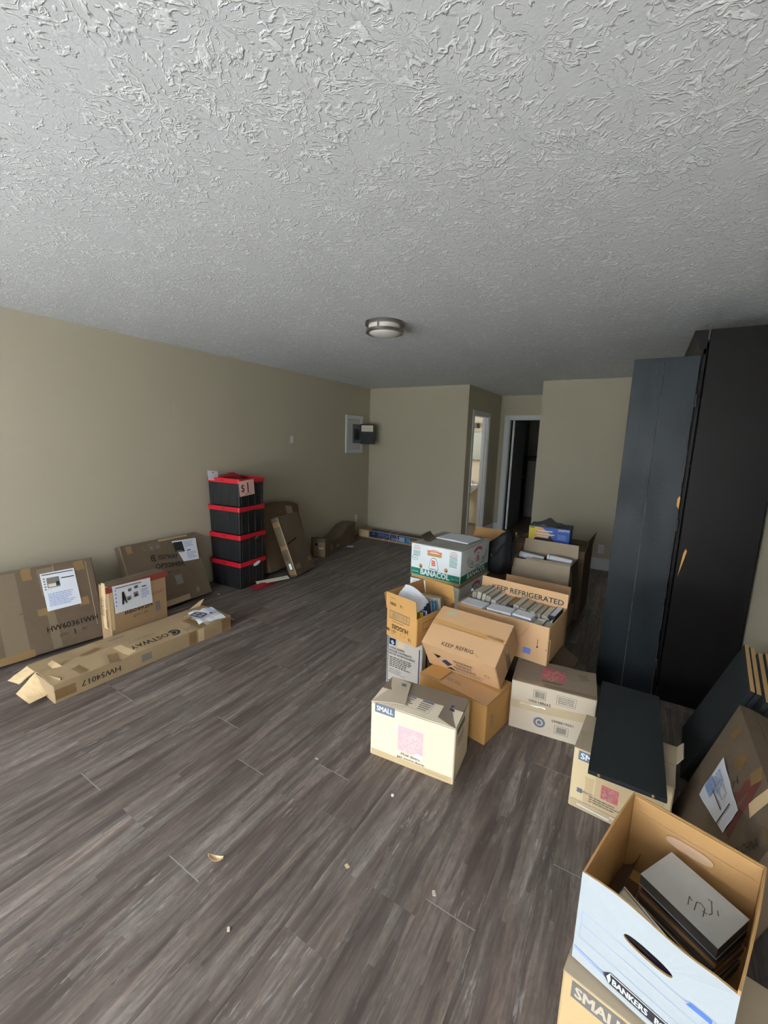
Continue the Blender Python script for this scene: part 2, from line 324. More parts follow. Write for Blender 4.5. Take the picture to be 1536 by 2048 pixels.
class Surface:
    """Something with flat sides that prints, tape and paper can lie on."""
    root = None
    def prep(s): s.lay = {}; s.order = []; s.cnt = {}
    def mb(s, name, mat, sep=False, parent=None):
        k = (name, mat.name, len(s.order) if sep else -1, parent.name if parent else '')
        if k not in s.lay: s.lay[k] = (MB(), name, mat, parent); s.order.append(k)
        s.cnt[k] = s.cnt.get(k, 0)+1; return s.lay[k][0]
    def poly(s, side, pts, faces, name, mat, lv=1, sep=False, parent=None):
        s.mb(name, mat, sep, parent).add([s.P(side, u, v, .0007*lv) for u, v in pts], faces)
    def rect(s, side, u, v, w, h, name, mat, lv=1, rot=0, n=6, sep=False, parent=None, jag=0):
        c, q = cos(D(rot)), sin(D(rot)); nu, nv = n, max(1, n//2)
        pts = []
        for j in range(nv+1):
            for i in range(nu+1):
                a, b = (i/nu-.5)*w, (j/nv-.5)*h
                if jag and i in (0, nu): a += rnd.uniform(-jag, jag)
                if jag and j in (0, nv): b += rnd.uniform(-jag, jag)*.5
                pts.append((u+a*c-b*q, v+a*q+b*c))
        fs = [(j*(nu+1)+i, j*(nu+1)+i+1, (j+1)*(nu+1)+i+1, (j+1)*(nu+1)+i) for j in range(nv) for i in range(nu)]
        s.poly(side, pts, fs, name, mat, lv, sep, parent)
    def frame(s, side, u, v, w, h, t, name, mat, lv=1, rot=0, parent=None):
        c, q = cos(D(rot)), sin(D(rot))
        for du, dv, a, b in ((0, h/2, w, t), (0, -h/2, w, t), (w/2, 0, t, h), (-w/2, 0, t, h)):
            s.rect(side, u+du*c-dv*q, v+du*q+dv*c, a, b, name, mat, lv, rot, 4, parent=parent)
    def text(s, side, txt, u, v, hgt, name, mat, lv=2, rot=0, bold=.0, sx=1, shear=0, width=None, parent=None):
        s.mb(name, mat, True, parent); key = s.order[-1]; vs, fs, wd = glyphs(txt, 0, shear); c, q = cos(D(rot)), sin(D(rot))
        if width: sx = width/(wd*hgt)
        bb = max(bold, 0)*1.6
        for dx, dy in (((-bb, -bb*.6), (bb, -bb*.6), (-bb, bb*.6), (bb, bb*.6)) if bold > 0 else ((0, 0),)):
            s.lay[key][0].add([s.P(side, u+(x*sx+dx)*hgt*c-(y+dy)*hgt*q, v+(x*sx+dx)*hgt*q+(y+dy)*hgt*c, .0007*lv) for x, y in vs], fs)
    def lines(s, side, u, v, w, h, n, name, mat, lv=1, rot=0, align=-1, parent=None, fill=.45):
        c, q = cos(D(rot)), sin(D(rot)); R = random.Random(int(u*9999)+n)
        for i in range(n):                                          # print too small to read: rows of word-long dashes
            b = h/2-(i+.5)*h/n; x = -w/2; end = w/2*(R.uniform(.3, 1) if align else 1)
            while x < end-.004*1:
                l = min(R.uniform(.05, .16)*w, end-x); a = x+l/2
                s.rect(side, u+a*c-b*q, v+a*q+b*c, l, h/n*fill, name, mat, lv, rot, 1, parent=parent); x += l+.02*w
    def barcode(s, side, u, v, w, h, name, mat, lv=1, rot=0, parent=None, seed=1):
        R = random.Random(seed); x = -w/2; c, q = cos(D(rot)), sin(D(rot))
        while x < w/2:
            l = R.choice((.012, .012, .024, .036))*w; s.rect(side, u+(x+l/2)*c, v+(x+l/2)*q, l, h, name, mat, lv, rot, 1, parent=parent); x += l+R.choice((.014, .02, .03))*w
    def disc(s, side, u, v, rx, ry, name, mat, lv=1, n=20, r0=0, a0=0, a1=360, rot=0, sep=False, parent=None):
        c, q = cos(D(rot)), sin(D(rot)); pts = []; fs = []
        for i in range(n+1):
            a = D(a0+(a1-a0)*i/n); x, y = rx*cos(a), ry*sin(a)
            for k in (1, r0): pts.append((u+x*k*c-y*k*q, v+x*k*q+y*k*c))
        for i in range(n): fs.append((2*i, 2*i+2, 2*i+3, 2*i+1))
        s.poly(side, pts, fs, name, mat, lv, sep, parent)
    def shape(s, side, u, v, pts, name, mat, lv=1, rot=0, sep=False, parent=None):
        c, q = cos(D(rot)), sin(D(rot))
        s.poly(side, [(u+x*c-y*q, v+x*q+y*c) for x, y in pts], [tuple(range(len(pts)))], name, mat, lv, sep, parent)
    def tape(s, side, u, v, w, h, mat=None, rot=0, lv=1, jag=.003, n=6): s.rect(side, u, v, w, h, 'tape', mat or M['tape'], lv, rot, n, sep=True, jag=jag)
    def paper(s, side, u, v, w, h, rot=0, mat=None, name='paper_label', corners=None, lift=.004, lv=4, n=8):
        c, q = cos(D(rot)), sin(D(rot)); mb = MB()
        def fn(a, b, k):
            if corners:
                p = [(1-a)*(1-b)*Vector(corners[0])+a*(1-b)*Vector(corners[1])+a*b*Vector(corners[2])+(1-a)*b*Vector(corners[3])][0]; x, y = p
            else: x, y = (a-.5)*w, (b-.5)*h
            z = .0007*lv+lift*abs(mnoise.noise(Vector((a*2.3+u*9, b*2.1+v*5, 3))))*(1 if not k else 1)-(0 if not k else .0004)
            return s.P(side, u+x*c-y*q, v+x*q+y*c, z)
        mb.slab(fn, n, n); o = mb.build(name, mat or M['paper'], s.root, True)
        o['label'] = 'white printed sheet taped on' if not mat else 'paper sheet taped on'
        s.plift = lift; return o
    def flush(s):
        for k in s.order:
            mb, name, mat, parent = s.lay[k]; o = mb.build(name, mat, parent or s.root)
            if s.cnt[k] > 1: o['kind'] = 'stuff'
        s.prep()

class Carton(Surface):
    def __init__(s, name, label, loc, yaw, dims, mat, tilt=(0, 0), top='closed', bulge=.004, r=.005, seam='x', lift=.004, flaps=None, cat='box',
                 group=None, t=.0045, topmat=None, innermat=None, deform=None, bodyname='body', flapmats=None, cap=True, slot=.0025):
        s.prep(); s.w, s.d, s.h = dims; s.b = bulge; s.lift = lift; s.seam = seam; s.deform = deform; s.t = t
        s.root = empty(name, loc, (D(tilt[0]), D(tilt[1]), D(yaw)), label, cat, group); s.mat = mat
        w, d, h = dims; closed = top == 'closed'
        hb = h-.004 if closed else h
        # body: rounded rectangular wall, outer and inner skin, and a bottom
        mb = MB(); nl = 6; per = []
        for side, L in (('N', w), ('R', d), ('F', w), ('L', d)):
            ns = max(8, int(L/.06)) if deform else 8
            for i in range(ns+1): per.append((side, r+(L-2*r)*i/ns))
        def outer(j):
            out = []
            for side, u in per: out.append(s.P(side, u, hb*j/nl, 0, raw=True))
            return out
        rings = [outer(j) for j in range(nl+1)]; n = len(per)
        cen = [sum(rg, Vector())/n for rg in rings]
        vs = [p for rg in rings for p in rg]; fs = []
        for j in range(nl):
            for i in range(n): k = (i+1) % n; fs.append((j*n+i, j*n+k, (j+1)*n+k, (j+1)*n+i))
        mb.add(vs, fs, 0)
        def inset(p, z): return Vector((p.x*(1-2*t/w), p.y*(1-2*t/d), max(p.z, t) if z else p.z))
        if deform is None:
            iv = [inset(p, 1) for rg in rings for p in rg]
            if not closed:
                k0 = len(mb.v); mb.add(iv, [tuple(reversed(f)) for f in fs], 1)
                top0 = nl*n
                for i in range(n): k = (i+1) % n; mb.f.append([top0+i, top0+k, k0+top0+k, k0+top0+i]); mb.m.append(2)
                mb.f.append([k0+i for i in range(n)]); mb.m.append(1)
        mb.f.append(list(range(n))[::-1]); mb.m.append(0)
        if closed: mb.f.append([nl*n+i for i in range(n)]); mb.m.append(1)
        im = innermat or mat
        s.body = mb.build(bodyname, [mat, im, im], s.root, True)
        if closed and cap:
            tm = topmat or mat
            for sg in (-1, 1):
                fb = MB(); L = (d if seam == 'x' else w)
                def fn(a, b, k, sg=sg):
                    q = b*(L/2-slot/2)
                    if seam == 'x': u, v = a*w, (q if sg < 0 else d-q)
                    else: u, v = (q if sg < 0 else w-q), a*d
                    p = s.P('T', u, v, -.004 if k else 0); return p
                fb.slab(fn, max(8, int(w/.05)), max(4, int(L/.1)))
                o = fb.build('flap', [tm], s.root)
        for sd, spec in (flaps or {}).items(): s.flap(sd, *spec, mat=(flapmats or {}).get(sd))
    def bulge(s, a, A, b, B): return s.b*sin(pi*min(max(a/A, 0), 1))*sin(pi*min(max(b/B, 0), 1))
    def P(s, side, u, v, n=0, raw=False):
        w, d, h = s.w, s.d, s.h
        if side == 'N': p = Vector((-w/2+u, -d/2-n-s.bulge(u, w, v, h), v))
        elif side == 'R': p = Vector((w/2+n+s.bulge(u, d, v, h), -d/2+u, v))
        elif side == 'F': p = Vector((w/2-u, d/2+n+s.bulge(u, w, v, h), v))
        elif side == 'L': p = Vector((-w/2-n-s.bulge(u, d, v, h), d/2-u, v))
        else:
            e = (1-abs(v-d/2)/(d/2)) if s.seam == 'x' else (1-abs(u-w/2)/(w/2))
            p = Vector((-w/2+u, -d/2+v, h+n+s.lift*max(e, 0)))
        return s.deform(p) if s.deform else p
    def flap(s, side, ang, length, taper=0, curl=0, u0=0, u1=1, mat=None, inner=None, name='flap', skew=0):
        """open flap hinged on the top edge of a side: 0 lies inward, 90 stands up, 180 lies outward, 265 hangs down"""
        w, d, h = s.w, s.d, s.h; L = w if side in 'NF' else d
        inw = dict(N=Vector((0, 1, 0)), F=Vector((0, -1, 0)), L=Vector((1, 0, 0)), R=Vector((-1, 0, 0)))[side]
        mb = MB()
        def fn(a, b, k):
            u = L*(u0+(u1-u0)*a); u = u+(L*(u0+u1)/2-u)*taper*b
            p = s.P(side, min(max(u, .001), L-.001), h, 0, raw=True)
            x = 0; y = 0; m = 6; bb = b*length*(1+skew*(a-.5))
            for i in range(m):                                     # curls as it goes out
                q = D(ang+curl*(i+.5)/m*b); x += cos(q)*bb/m; y += sin(q)*bb/m
            q = D(ang+curl*b); th = .0035*(0 if k else 1)
            return p+inw*(x-sin(q)*th)+Vector((0, 0, y+cos(q)*th))
        mb.slab(fn, 6, 4); s.flaps = getattr(s, 'flaps', {}); o = mb.build(name, mat or s.mat, s.root); s.flaps[side] = o
        def surf(a, b, n=0): return fn(a, b, 0)
        s.fsurf = getattr(s, 'fsurf', {}); s.fsurf[side] = fn
        return o

class Sheet(Surface):
    """Free surface given by a function of (u, v) in metres and a height off it."""
    def __init__(s, root, fn): s.prep(); s.root = root; s.fn = fn
    def P(s, side, u, v, n=0, raw=False): return s.fn(u, v, n)

def depot_logo(b, side, u, v, s_, mat, line, rot=0):
    b.rect(side, u, v, s_, s_, 'printed_logo', mat, 1, rot)
    for i, tx in enumerate(('THE', 'HOME', 'DEPOT')):                # stencil lettering on the diagonal
        k = ((.30, .08, -.24)[i])*s_; a = rot+44
        hh = (.14, .27, .27)[i]*s_; wd = (.3, .86, .92)[i]*s_
        dx, dy = (-.06*s_ if i == 0 else 0), k
        c, q = cos(D(a)), sin(D(a)); b.text(side, tx, u+dx*c-dy*q, v+dx*q+dy*c, hh, 'printed_lettering', line, 2, a, .02, width=wd)
def book(name, label, loc, rot, dims, cover, pages, group=None, soft=False, parent=None, cat='book'):
    """x: thickness, y: spine (-y) to fore edge, z: height"""
    t, wd, hg = dims; r = empty(name, loc, rot, label, cat, group)
    if parent: r.parent = parent
    c = .0012 if soft else .0028; o = 0 if soft else .003
    mb = MB(); mb.bbox((-t/2+c/2, 0, 0), (c, wd, hg), .0006); mb.bbox((t/2-c/2, 0, 0), (c, wd, hg), .0006); mb.bbox((0, -wd/2+c/2, 0), (t-2*c, c, hg), .0006)
    mb.build('cover', cover, r)
    pb = MB()
    def fn(a, b, k): return Vector(((a-.5)*(t-2*c), (-wd/2+c)+b*(wd-c-o)+.002*sin(pi*a), (hg/2-o)*(1 if not k else -1)+(.0012*mnoise.noise(Vector((a*9, b*2, 1))))))
    pb.slab(fn, 6, 2); pb.build('page_block', pages, r)
    return r
# ------------------------------------------------------------------ room shell
H = 2.44
LW = lambda y: -3.867-.0269*y               # the left wall runs very slightly out of square
LA = math.atan(.0269)
def walls(name, parts, m=None, parent=None):
    mb = MB()
    for x0, x1, y0, y1, z0, z1 in parts: mb.box(((x0+x1)/2, (y0+y1)/2, (z0+z1)/2), (x1-x0, y1-y0, z1-z0))
    return struct(name, mb, m or M['wall'], parent)
# floor: an underlay and every plank of the room as a piece of its own
floor = walls('floor', [(-4.2, .75, YF-.12, 7.78, -.06, -.0012)], M['under'])
PW, PL = .1815, 1.22
known = {0: 1.545, -1: 2.05, -2: 1.16, -6: 1.436, -7: .76, -8: 1.237, -10: 1.39, -11: .767, -14: 1.2}
prn = random.Random(3)
for j in range(-22, 5):
    x0 = -.123+PW*j; x1 = min(x0+PW, .7); hall = -2.4 < x0 and x1 < -1.1
    y = known.get(j, prn.uniform(.2, 1.4)); y -= PL*math.ceil((y+1.1)/PL); yend = 7.74 if hall else 6.12
    while y < yend:
        a, b = max(y, -1.1), min(y+PL, yend); kn = j in known and any(abs(q-known[j]) < .01 for q in (a, b))
        if b-a > .05 and not (hall and b > 6.1 and x1 > -1.1):
            g, e = .00015, (.0019 if kn else .00015); c = .0003; cx, cy = (x0+x1)/2, (a+b)/2; hx, hy = (x1-x0)/2-g, (b-a)/2-e
            mb = MB(); top = [(-hx+c, -hy+c, 0), (hx-c, -hy+c, 0), (hx-c, hy-c, 0), (-hx+c, hy-c, 0)]
            mid = [(-hx, -hy, -c), (hx, -hy, -c), (hx, hy, -c), (-hx, hy, -c)]; low = [(p[0], p[1], -.0011) for p in mid]
            mb.add(top+mid+low, [(0, 1, 2, 3)]+[(4+i, 4+(i+1) % 4, (i+1) % 4, i) for i in range(4)]+[(8+i, 8+(i+1) % 4, 4+(i+1) % 4, 4+i) for i in range(4)])
            mb.build('plank', M['plank'], floor, loc=(cx, cy, 0))
        y += PL
walls('ceiling', [(-4.3, .8, YF-.3, 10.1, H, H+.1)], M['ceil'])
lw = MB(); ya, yb = YF-.12, 6.16
lw.add([(LW(ya), ya, 0), (LW(yb), yb, 0), (LW(yb)-.1, yb, 0), (LW(ya)-.1, ya, 0), (LW(ya), ya, H), (LW(yb), yb, H), (LW(yb)-.1, yb, H), (LW(ya)-.1, ya, H)],
       [(0, 1, 5, 4), (1, 2, 6, 5), (2, 3, 7, 6), (3, 0, 4, 7), (4, 5, 6, 7), (3, 2, 1, 0)])
wall_left = struct('wall_left', lw, M['wall'])
walls('wall_back', [(-4.1, -2.29, 6.06, 6.16, 0, H)])
walls('wall_back_right', [(-1.26, .72, 6.06, 6.16, 0, H)])
walls('wall_right', [(.62, .72, YF-.12, 6.06, 0, H)])
walls('wall_hall_left', [(-2.39, -2.29, 6.16, 6.33, 0, H), (-2.39, -2.29, 7.04, 7.8, 0, H), (-2.39, -2.29, 6.33, 7.04, 2.03, H)])
walls('wall_hall_back', [(-2.29, -2.126, 7.7, 7.8, 0, H), (-1.33, -1.16, 7.7, 7.8, 0, H), (-2.126, -1.33, 7.7, 7.8, 2.03, H)])
walls('wall_hall_right', [(-1.26, -1.16, 6.16, 7.7, 0, H)])
x0, x1, z0, z1 = WIN; d0, d1, _, dz = DOOR
walls('wall_front', [(-4.0, x0, YF-.12, YF, 0, H), (x1, d0, YF-.12, YF, 0, H), (d1, .72, YF-.12, YF, 0, H), (x0, x1, YF-.12, YF, 0, z0), (x0, x1, YF-.12, YF, z1, H), (d0, d1, YF-.12, YF, dz, H)])
wf = MB()
for a, b, c, d in ((x0, x1, z0, z0+.05), (x0, x1, z1-.05, z1), (x0, x0+.05, z0, z1), (x1-.05, x1, z0, z1), ((x0+x1)/2-.03, (x0+x1)/2+.03, z0, z1)): wf.box(((a+b)/2, YF-.08, (c+d)/2), (b-a, .05, d-c))
struct('window_1', wf, M['trim'])
walls('unseen_bounce_ground', [(-9, 5, -6.2, YF-.13, -.2, -.12)], M['bounceground'])  # unseen pale ground, added to bounce sunlight up to the ceiling
walls('unseen_dark_ground', [(-30, 30, -40, -6.2, -.2, -.13)], M['darkground'])  # unseen dark ground, added to keep bounce off the upper back wall
walls('unseen_sky_blocker', [(-30, 30, -16.5, -15.5, -.12, 2.2)], M['skyblock'])  # unseen block, added to cut low sky light through the window
# bathroom and back room shells
walls('floor_bathroom', [(-4.2, -2.3, 6.16, 8.2, -.05, .0)], M['bathfloor'])
walls('wall_bathroom_left', [(-4.15, -4.05, 6.16, 6.65, 0, H), (-4.15, -4.05, 7.55, 8.15, 0, H), (-4.15, -4.05, 6.65, 7.55, 0, 1.3), (-4.15, -4.05, 6.65, 7.55, 2.1, H)], M['wallbath'])
walls('wall_bathroom_back', [(-4.15, -2.29, 8.05, 8.15, 0, H)], M['wallbath'])
walls('wall_bathroom_right', [(-2.39, -2.29, 7.8, 8.05, 0, H)], M['wallbath'])
walls('floor_storeroom', [(-2.3, -.4, 7.78, 10.1, -.05, -.001)], M['bathfloor'])
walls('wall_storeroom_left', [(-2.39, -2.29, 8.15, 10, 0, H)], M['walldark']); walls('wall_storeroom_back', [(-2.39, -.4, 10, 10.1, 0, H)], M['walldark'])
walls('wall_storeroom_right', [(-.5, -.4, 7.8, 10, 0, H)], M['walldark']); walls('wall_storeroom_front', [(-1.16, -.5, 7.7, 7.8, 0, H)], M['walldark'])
# baseboards
def baseb(name, x0, x1, y0, y1, h, ax):
    mb = MB(); mb.box(((x0+x1)/2, (y0+y1)/2, (h-.012)/2), (x1-x0, y1-y0, h-.012))
    e = .004
    mb.box(((x0+x1)/2, (y0+y1)/2, h-.006), (x1-x0-(e if ax == 'y' else 0), y1-y0-(e if ax == 'x' else 0), .012)); return struct(name, mb, M['trim'])
baseb('baseboard_back', -4.02, -2.29, 6.046, 6.06, .1, 'x'); baseb('baseboard_back_right', -1.26, .62, 6.045, 6.06, .155, 'x')
baseb('baseboard_hall_left', -2.29, -2.276, 7.11, 7.7, .135, 'y'); baseb('baseboard_hall_back', -2.276, -2.2, 7.686, 7.7, .135, 'x')
# bathroom doorway casing (door_1) and hall door (door_2)
mb = MB()
for a, b, c, d in ((6.265, 6.33, 0, 2.095), (7.04, 7.105, 0, 2.095), (6.33, 7.04, 2.03, 2.095)): mb.bbox((-2.283, (a+b)/2, (c+d)/2), (.016, b-a, d-c), .003)
d1_ = struct('door_1', mb, M['trim'])
mb = MB()
for a, b, c, d in ((6.33, 6.345, 0, 2.03), (7.025, 7.04, 0, 2.03), (6.345, 7.025, 2.015, 2.03)): mb.box((-2.34, (a+b)/2, (c+d)/2), (.1, b-a, d-c))
mb.box((-2.345, 7.02, 1.0), (.035, .012, 2.0)); mb.build('jamb', M['trim'], d1_)
mb = MB()
for a, b, c, d in ((-2.205, -2.126, 0, 2.1), (-1.33, -1.265, 0, 2.1), (-2.126, -1.33, 2.03, 2.1)): mb.bbox(((a+b)/2, 7.692, (c+d)/2), (b-a, .016, d-c), .003)
for a, b, c, d in ((-2.126, -2.112, 0, 2.03), (-1.344, -1.33, 0, 2.03), (-2.112, -1.344, 2.016, 2.03)): mb.box(((a+b)/2, 7.75, (c+d)/2), (b-a, .1, d-c))
d2_ = struct('door_2', mb, M['trim'])
leaf = empty('door_leaf', (-2.09, 7.82, 0), (0, 0, D(88))); leaf.parent = d2_
mb = MB(); mb.bbox((.37, -.018, 1.013), (.74, .035, 2.0), .002); mb.build('leaf_panel', M['door'], leaf)
mb = MB(); mb.box((-.0005, -.018, 1.013), (.004, .036, 2.0)); mb.build('edge_strip', M['trim'], leaf)
kb = MB(); Ry = Matrix.Rotation(D(90), 3, 'X'); prof = [(.025, 0), (.025, .006), (.011, .01), (.011, .03), (.026, .04), (.028, .052), (.02, .062), (.001, .065)]
t = MB(); t.lathe(prof, 16); kb.add([Ry @ v+Vector((.68, -.036, .965)) for v in t.v], t.f); kb.build('knob', M['brass'], leaf, True)
for z in (1.78, 1.05, .28):
    hb = MB(); hb.lathe([(.008, -.045), (.008, .045)], 8); hb.box((.012, 0, 0), (.03, .004, .09)); hb.build('hinge', M['brass'], leaf, loc=(-.008, -.04, z))
# dim things in the back room
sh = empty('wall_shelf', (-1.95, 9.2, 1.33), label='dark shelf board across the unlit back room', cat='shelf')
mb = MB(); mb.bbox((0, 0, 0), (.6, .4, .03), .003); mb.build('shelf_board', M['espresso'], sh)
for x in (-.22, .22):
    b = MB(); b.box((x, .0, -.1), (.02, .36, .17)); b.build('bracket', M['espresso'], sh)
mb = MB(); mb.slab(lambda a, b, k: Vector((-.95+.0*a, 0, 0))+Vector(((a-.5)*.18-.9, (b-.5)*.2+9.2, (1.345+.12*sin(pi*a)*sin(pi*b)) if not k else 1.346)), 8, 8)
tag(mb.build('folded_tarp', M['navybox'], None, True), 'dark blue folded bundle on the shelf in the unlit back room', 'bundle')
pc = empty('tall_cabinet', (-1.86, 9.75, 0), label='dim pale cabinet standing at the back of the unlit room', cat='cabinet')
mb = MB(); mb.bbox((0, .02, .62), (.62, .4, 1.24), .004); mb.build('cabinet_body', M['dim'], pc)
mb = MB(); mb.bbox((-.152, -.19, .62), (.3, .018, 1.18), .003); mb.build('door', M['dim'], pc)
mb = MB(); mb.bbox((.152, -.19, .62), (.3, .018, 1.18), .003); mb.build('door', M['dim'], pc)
# bathroom fittings seen through the doorway
sk = empty('pedestal_sink', (-2.93, 7.84, 0), label='white pedestal sink seen through the bathroom doorway', cat='sink')
mb = MB(); mb.lathe([(.1, .0), (.12, .01), (.085, .06), (.075, .35), (.09, .6), (.12, .64)], 20); mb.build('pedestal', M['ceramic'], sk, True)
mb = MB(); pr = [(.1, .6), (.17, .66), (.23, .72), (.255, .78), (.255, .8), (.235, .8), (.2, .74), (.12, .68), (.02, .665)]; mb.lathe(pr, 28)
mb.v = [Vector((v.x, v.y*.8, v.z)) for v in mb.v]; mb.build('basin', M['ceramic'], sk, True)
fc = MB(); fc.lathe([(.022, .79), (.022, .81), (.013, .82), (.012, .9), (.0, .905)], 12, (0, .155, 0)); fc.tube([(0, .155, .88), (0, .1, .895), (0, .05, .88), (0, .045, .855)], .01); fo = fc.build('faucet', M['chrome'], sk, True)
for x in (-.09, .09):
    hb = MB(); hb.lathe([(.02, .79), (.02, .805), (.012, .81), (.012, .84)], 10, (x, .155, 0)); hb.bbox((x, .15, .848), (.05, .014, .012), .003); hb.build('tap_handle', M['chrome'], sk, True)
mc = empty('medicine_cabinet', (-2.82, 8.05, 1.28), label='mirrored medicine cabinet on the bathroom wall', cat='cabinet')
mb = MB(); mb.bbox((-.07, -.05, .26), (.4, .1, .52), .003); mb.build('cabinet_body', M['panel'], mc)
mb = MB(); mb.bbox((-.17, -.104, .26), (.196, .008, .51), .002); mb.build('mirror_door', M['mirror'], mc)
mb = MB(); mb.bbox((.03, -.104, .26), (.196, .008, .51), .002); mb.build('mirror_door', M['mirror'], mc)
vl = empty('vanity_light', (-2.93, 8.05, 1.93), label='small wall light above the bathroom mirror', cat='lamp')
mb = MB(); mb.bbox((0, -.012, 0), (.3, .024, .1), .004); mb.build('wall_plate', M['nickel'], vl)
for x in (-.08, .08):
    mb = MB(); mb.lathe([(.03, -.02), (.045, -.06), (.055, -.11), (.05, -.112), (.03, -.04)], 16, (x, -.09, .06)); mb.tube([(x, -.02, 0), (x, -.09, .03), (x, -.09, .045)], .008); mb.build('lamp_shade', M['nickel'], vl, True)
# ceiling light
cl = empty('ceiling_light', (-1.70, 2.725, H), label='round flush ceiling light with two brushed nickel rings', cat='lamp')
def ring(r0, r1, z0, z1, n=40):
    m = MB(); vs = []; fs = []
    for i in range(n):
        a = 2*pi*i/n
        for r, z in ((r0, z0), (r1, z0), (r1, z1), (r0, z1)): vs.append((r*cos(a), r*sin(a), z))
    for i in range(n):
        k = (i+1) % n
        for q in range(4): fs.append((i*4+q, k*4+q, k*4+(q+1) % 4, i*4+(q+1) % 4))
    return m.add(vs, fs)
ring(.112, .142, -.022, -.002).build('upper_ring', M['nickel'], cl, True)
ring(.112, .137, -.074, -.056).build('lower_ring', M['nickel'], cl, True)
mb = MB(); mb.lathe([(.11, -.002), (.118, -.02), (.118, -.06), (.11, -.075), (.085, -.088), (.05, -.096), (.001, -.099)], 40); mb.build('glass_bowl', M['glass_white'], cl, True)
for i in range(3):
    a = D(40+120*i); mb = MB(); mb.lathe([(.005, -.076), (.007, -.074), (.004, -.07), (.004, -.02)], 8, (.13*cos(a), .13*sin(a), 0)); mb.build('post', M['nickel'], cl)
for x, y in ((-2.08, 7.5), (-1.75, 7.5)):
    hk = MB(); hk.lathe([(.022, 0), (.022, -.006), (.006, -.012)], 12); hk.tube([(0, 0, -.01), (0, 0, -.03), (.012, 0, -.042), (.022, 0, -.034)], .005)
    tag(hk.build('ceiling_hook', M['trim'], None, True, (x, y, H)), 'white ceiling hook above the hall door, %s of the two' % ('left' if x < -2 else 'right'), 'hook', 'hooks in the hall ceiling')
# electrical panel and plates on the left wall
def on_left(name, y, z, label, cat): return empty(name, (LW(y), y, z), (0, 0, LA), label, cat)
ep = on_left('breaker_panel', 5.585, 1.68, 'white framed breaker panel with open grey door', 'panel')
mb = MB()
for a, b, c, d in ((-.235, .235, .24, .295), (-.235, .235, -.295, -.24), (-.235, -.18, -.24, .24), (.18, .235, -.24, .24)): mb.bbox((.012, (a+b)/2, (c+d)/2), (.024, b-a, d-c), .003)
mb.build('frame', M['trim'], ep)
mb = MB(); mb.bbox((.006, 0, 0), (.012, .36, .48), .003); mb.build('cover_plate', M['panel'], ep)
mb = MB(); mb.bbox((.016, .05, .01), (.01, .2, .3), .002); mb.build('breaker_recess', M['panelgrey'], ep)
for i in range(6):
    for s_ in (0, 1): b = MB(); b.bbox((.026, .01+.075*s_, .07-.028*i), (.014, .06, .022), .002); b.build('breaker', M['black'], ep)
dr = empty('panel_door', (.02, .155, .01), (0, 0, D(-78))); dr.parent = ep
mb = MB(); mb.bbox((0, .125, 0), (.006, .25, .32), .002); mb.build('door_sheet', M['blackboard'], dr)
mb = MB(); mb.box((.0038, .125, .09), (.0012, .2, .1)); mb.build('label_sheet', M['paperwarm'], dr)
for y, z, lb, nm in ((5.694, .296, 'white wall outlet low on the left wall near the corner', 'outlet'), (4.142, 1.577, 'small blank white plate on the left wall above the crates', 'wall_plate')):
    o = on_left('wall_outlet' if nm == 'outlet' else 'wall_plate', y, z, lb, nm.replace('_', ' '))
    s_ = 1 if nm == 'outlet' else .8
    mb = MB(); mb.bbox((.003, 0, 0), (.006, .07*s_, .115*s_), .002); mb.build('cover_plate', M['trim'], o)
    if nm == 'outlet':
        for q in (-.022, .022): b = MB(); b.bbox((.007, 0, q), (.004, .034, .028), .003); b.build('socket', M['panel'], o)
    else:
        for q in (-.03, .03): b = MB(); b.lathe([(.003, 0), (.002, .0015)], 8); b.v = [Vector((.006+v.z, v.x, v.y+q)) for v in b.v]; b.build('screw', M['panel'], o)
o = empty('wall_outlet', (-.349, 6.06, .278), (0, 0, D(-90)), 'white wall outlet on the back wall above the baseboard', 'outlet')
mb = MB(); mb.bbox((.003, 0, 0), (.006, .07, .115), .002); mb.build('cover_plate', M['trim'], o)
for q in (-.022, .022): b = MB(); b.bbox((.007, 0, q), (.004, .034, .028), .003); b.build('socket', M['panel'], o)
pp = [(0, .0), (.006, .03), (.002, .06), (.008, .1), (.001, .085), (-.006, .05), (-.003, .02), (-.008, -.03), (-.004, -.04)]
mb = MB(); mb.add([(LW(2.486)+.001, 2.486+a, 1.83+b) for a, b in pp], [tuple(range(len(pp)))]); mb.build('paint_scuff', M['paperold'], wall_left)

# ------------------------------------------------------------------ boxes along the left wall
L_, Rr, N_, T_ = 'L', 'R', 'N', 'T'
b = Carton('shipping_box', 'large brown shipping box leaning on the left wall, printed HW60361WH', (-3.556, 1.045, .021), 82.4, (.95, .12, .621), M['kraftd'], (-19, 0), bulge=.006)
b.tape(N_, .542, .575, .055, .085, rot=2); b.tape(N_, .86, .575, .06, .07, rot=6); b.tape(N_, 1.0-.06, .585, .01, .01); b.tape(N_, .60, .287, .07, .05, rot=3); b.tape(N_, .85, .30, .06, .06)
b.tape(N_, .653, .5, .1, .2, M['dustytape'], 1); b.tape(N_, .64, .16, .05, .3, M['dustytape'], 2); b.tape(N_, .42, .3, .13, .6, M['dustytape'], 1); b.tape(N_, .36, .02, .3, .05)
b.rect(N_, .905, .35, .0025, .5, 'crease', M['pale'], 1); b.rect(N_, .70, .59, .002, .07, 'crease', M['pale'], 1)
p = b.paper(N_, 0, 0, 0, 0, corners=[(.621, .282), (.83, .286), (.824, .563), (.615, .561)])
b.rect(N_, .72, .548, .19, .006, 'printed_bar', M['ink'], 9, 0, parent=p); b.rect(N_, .775, .505, .08, .007, 'printed_bar', M['ink'], 9, parent=p)
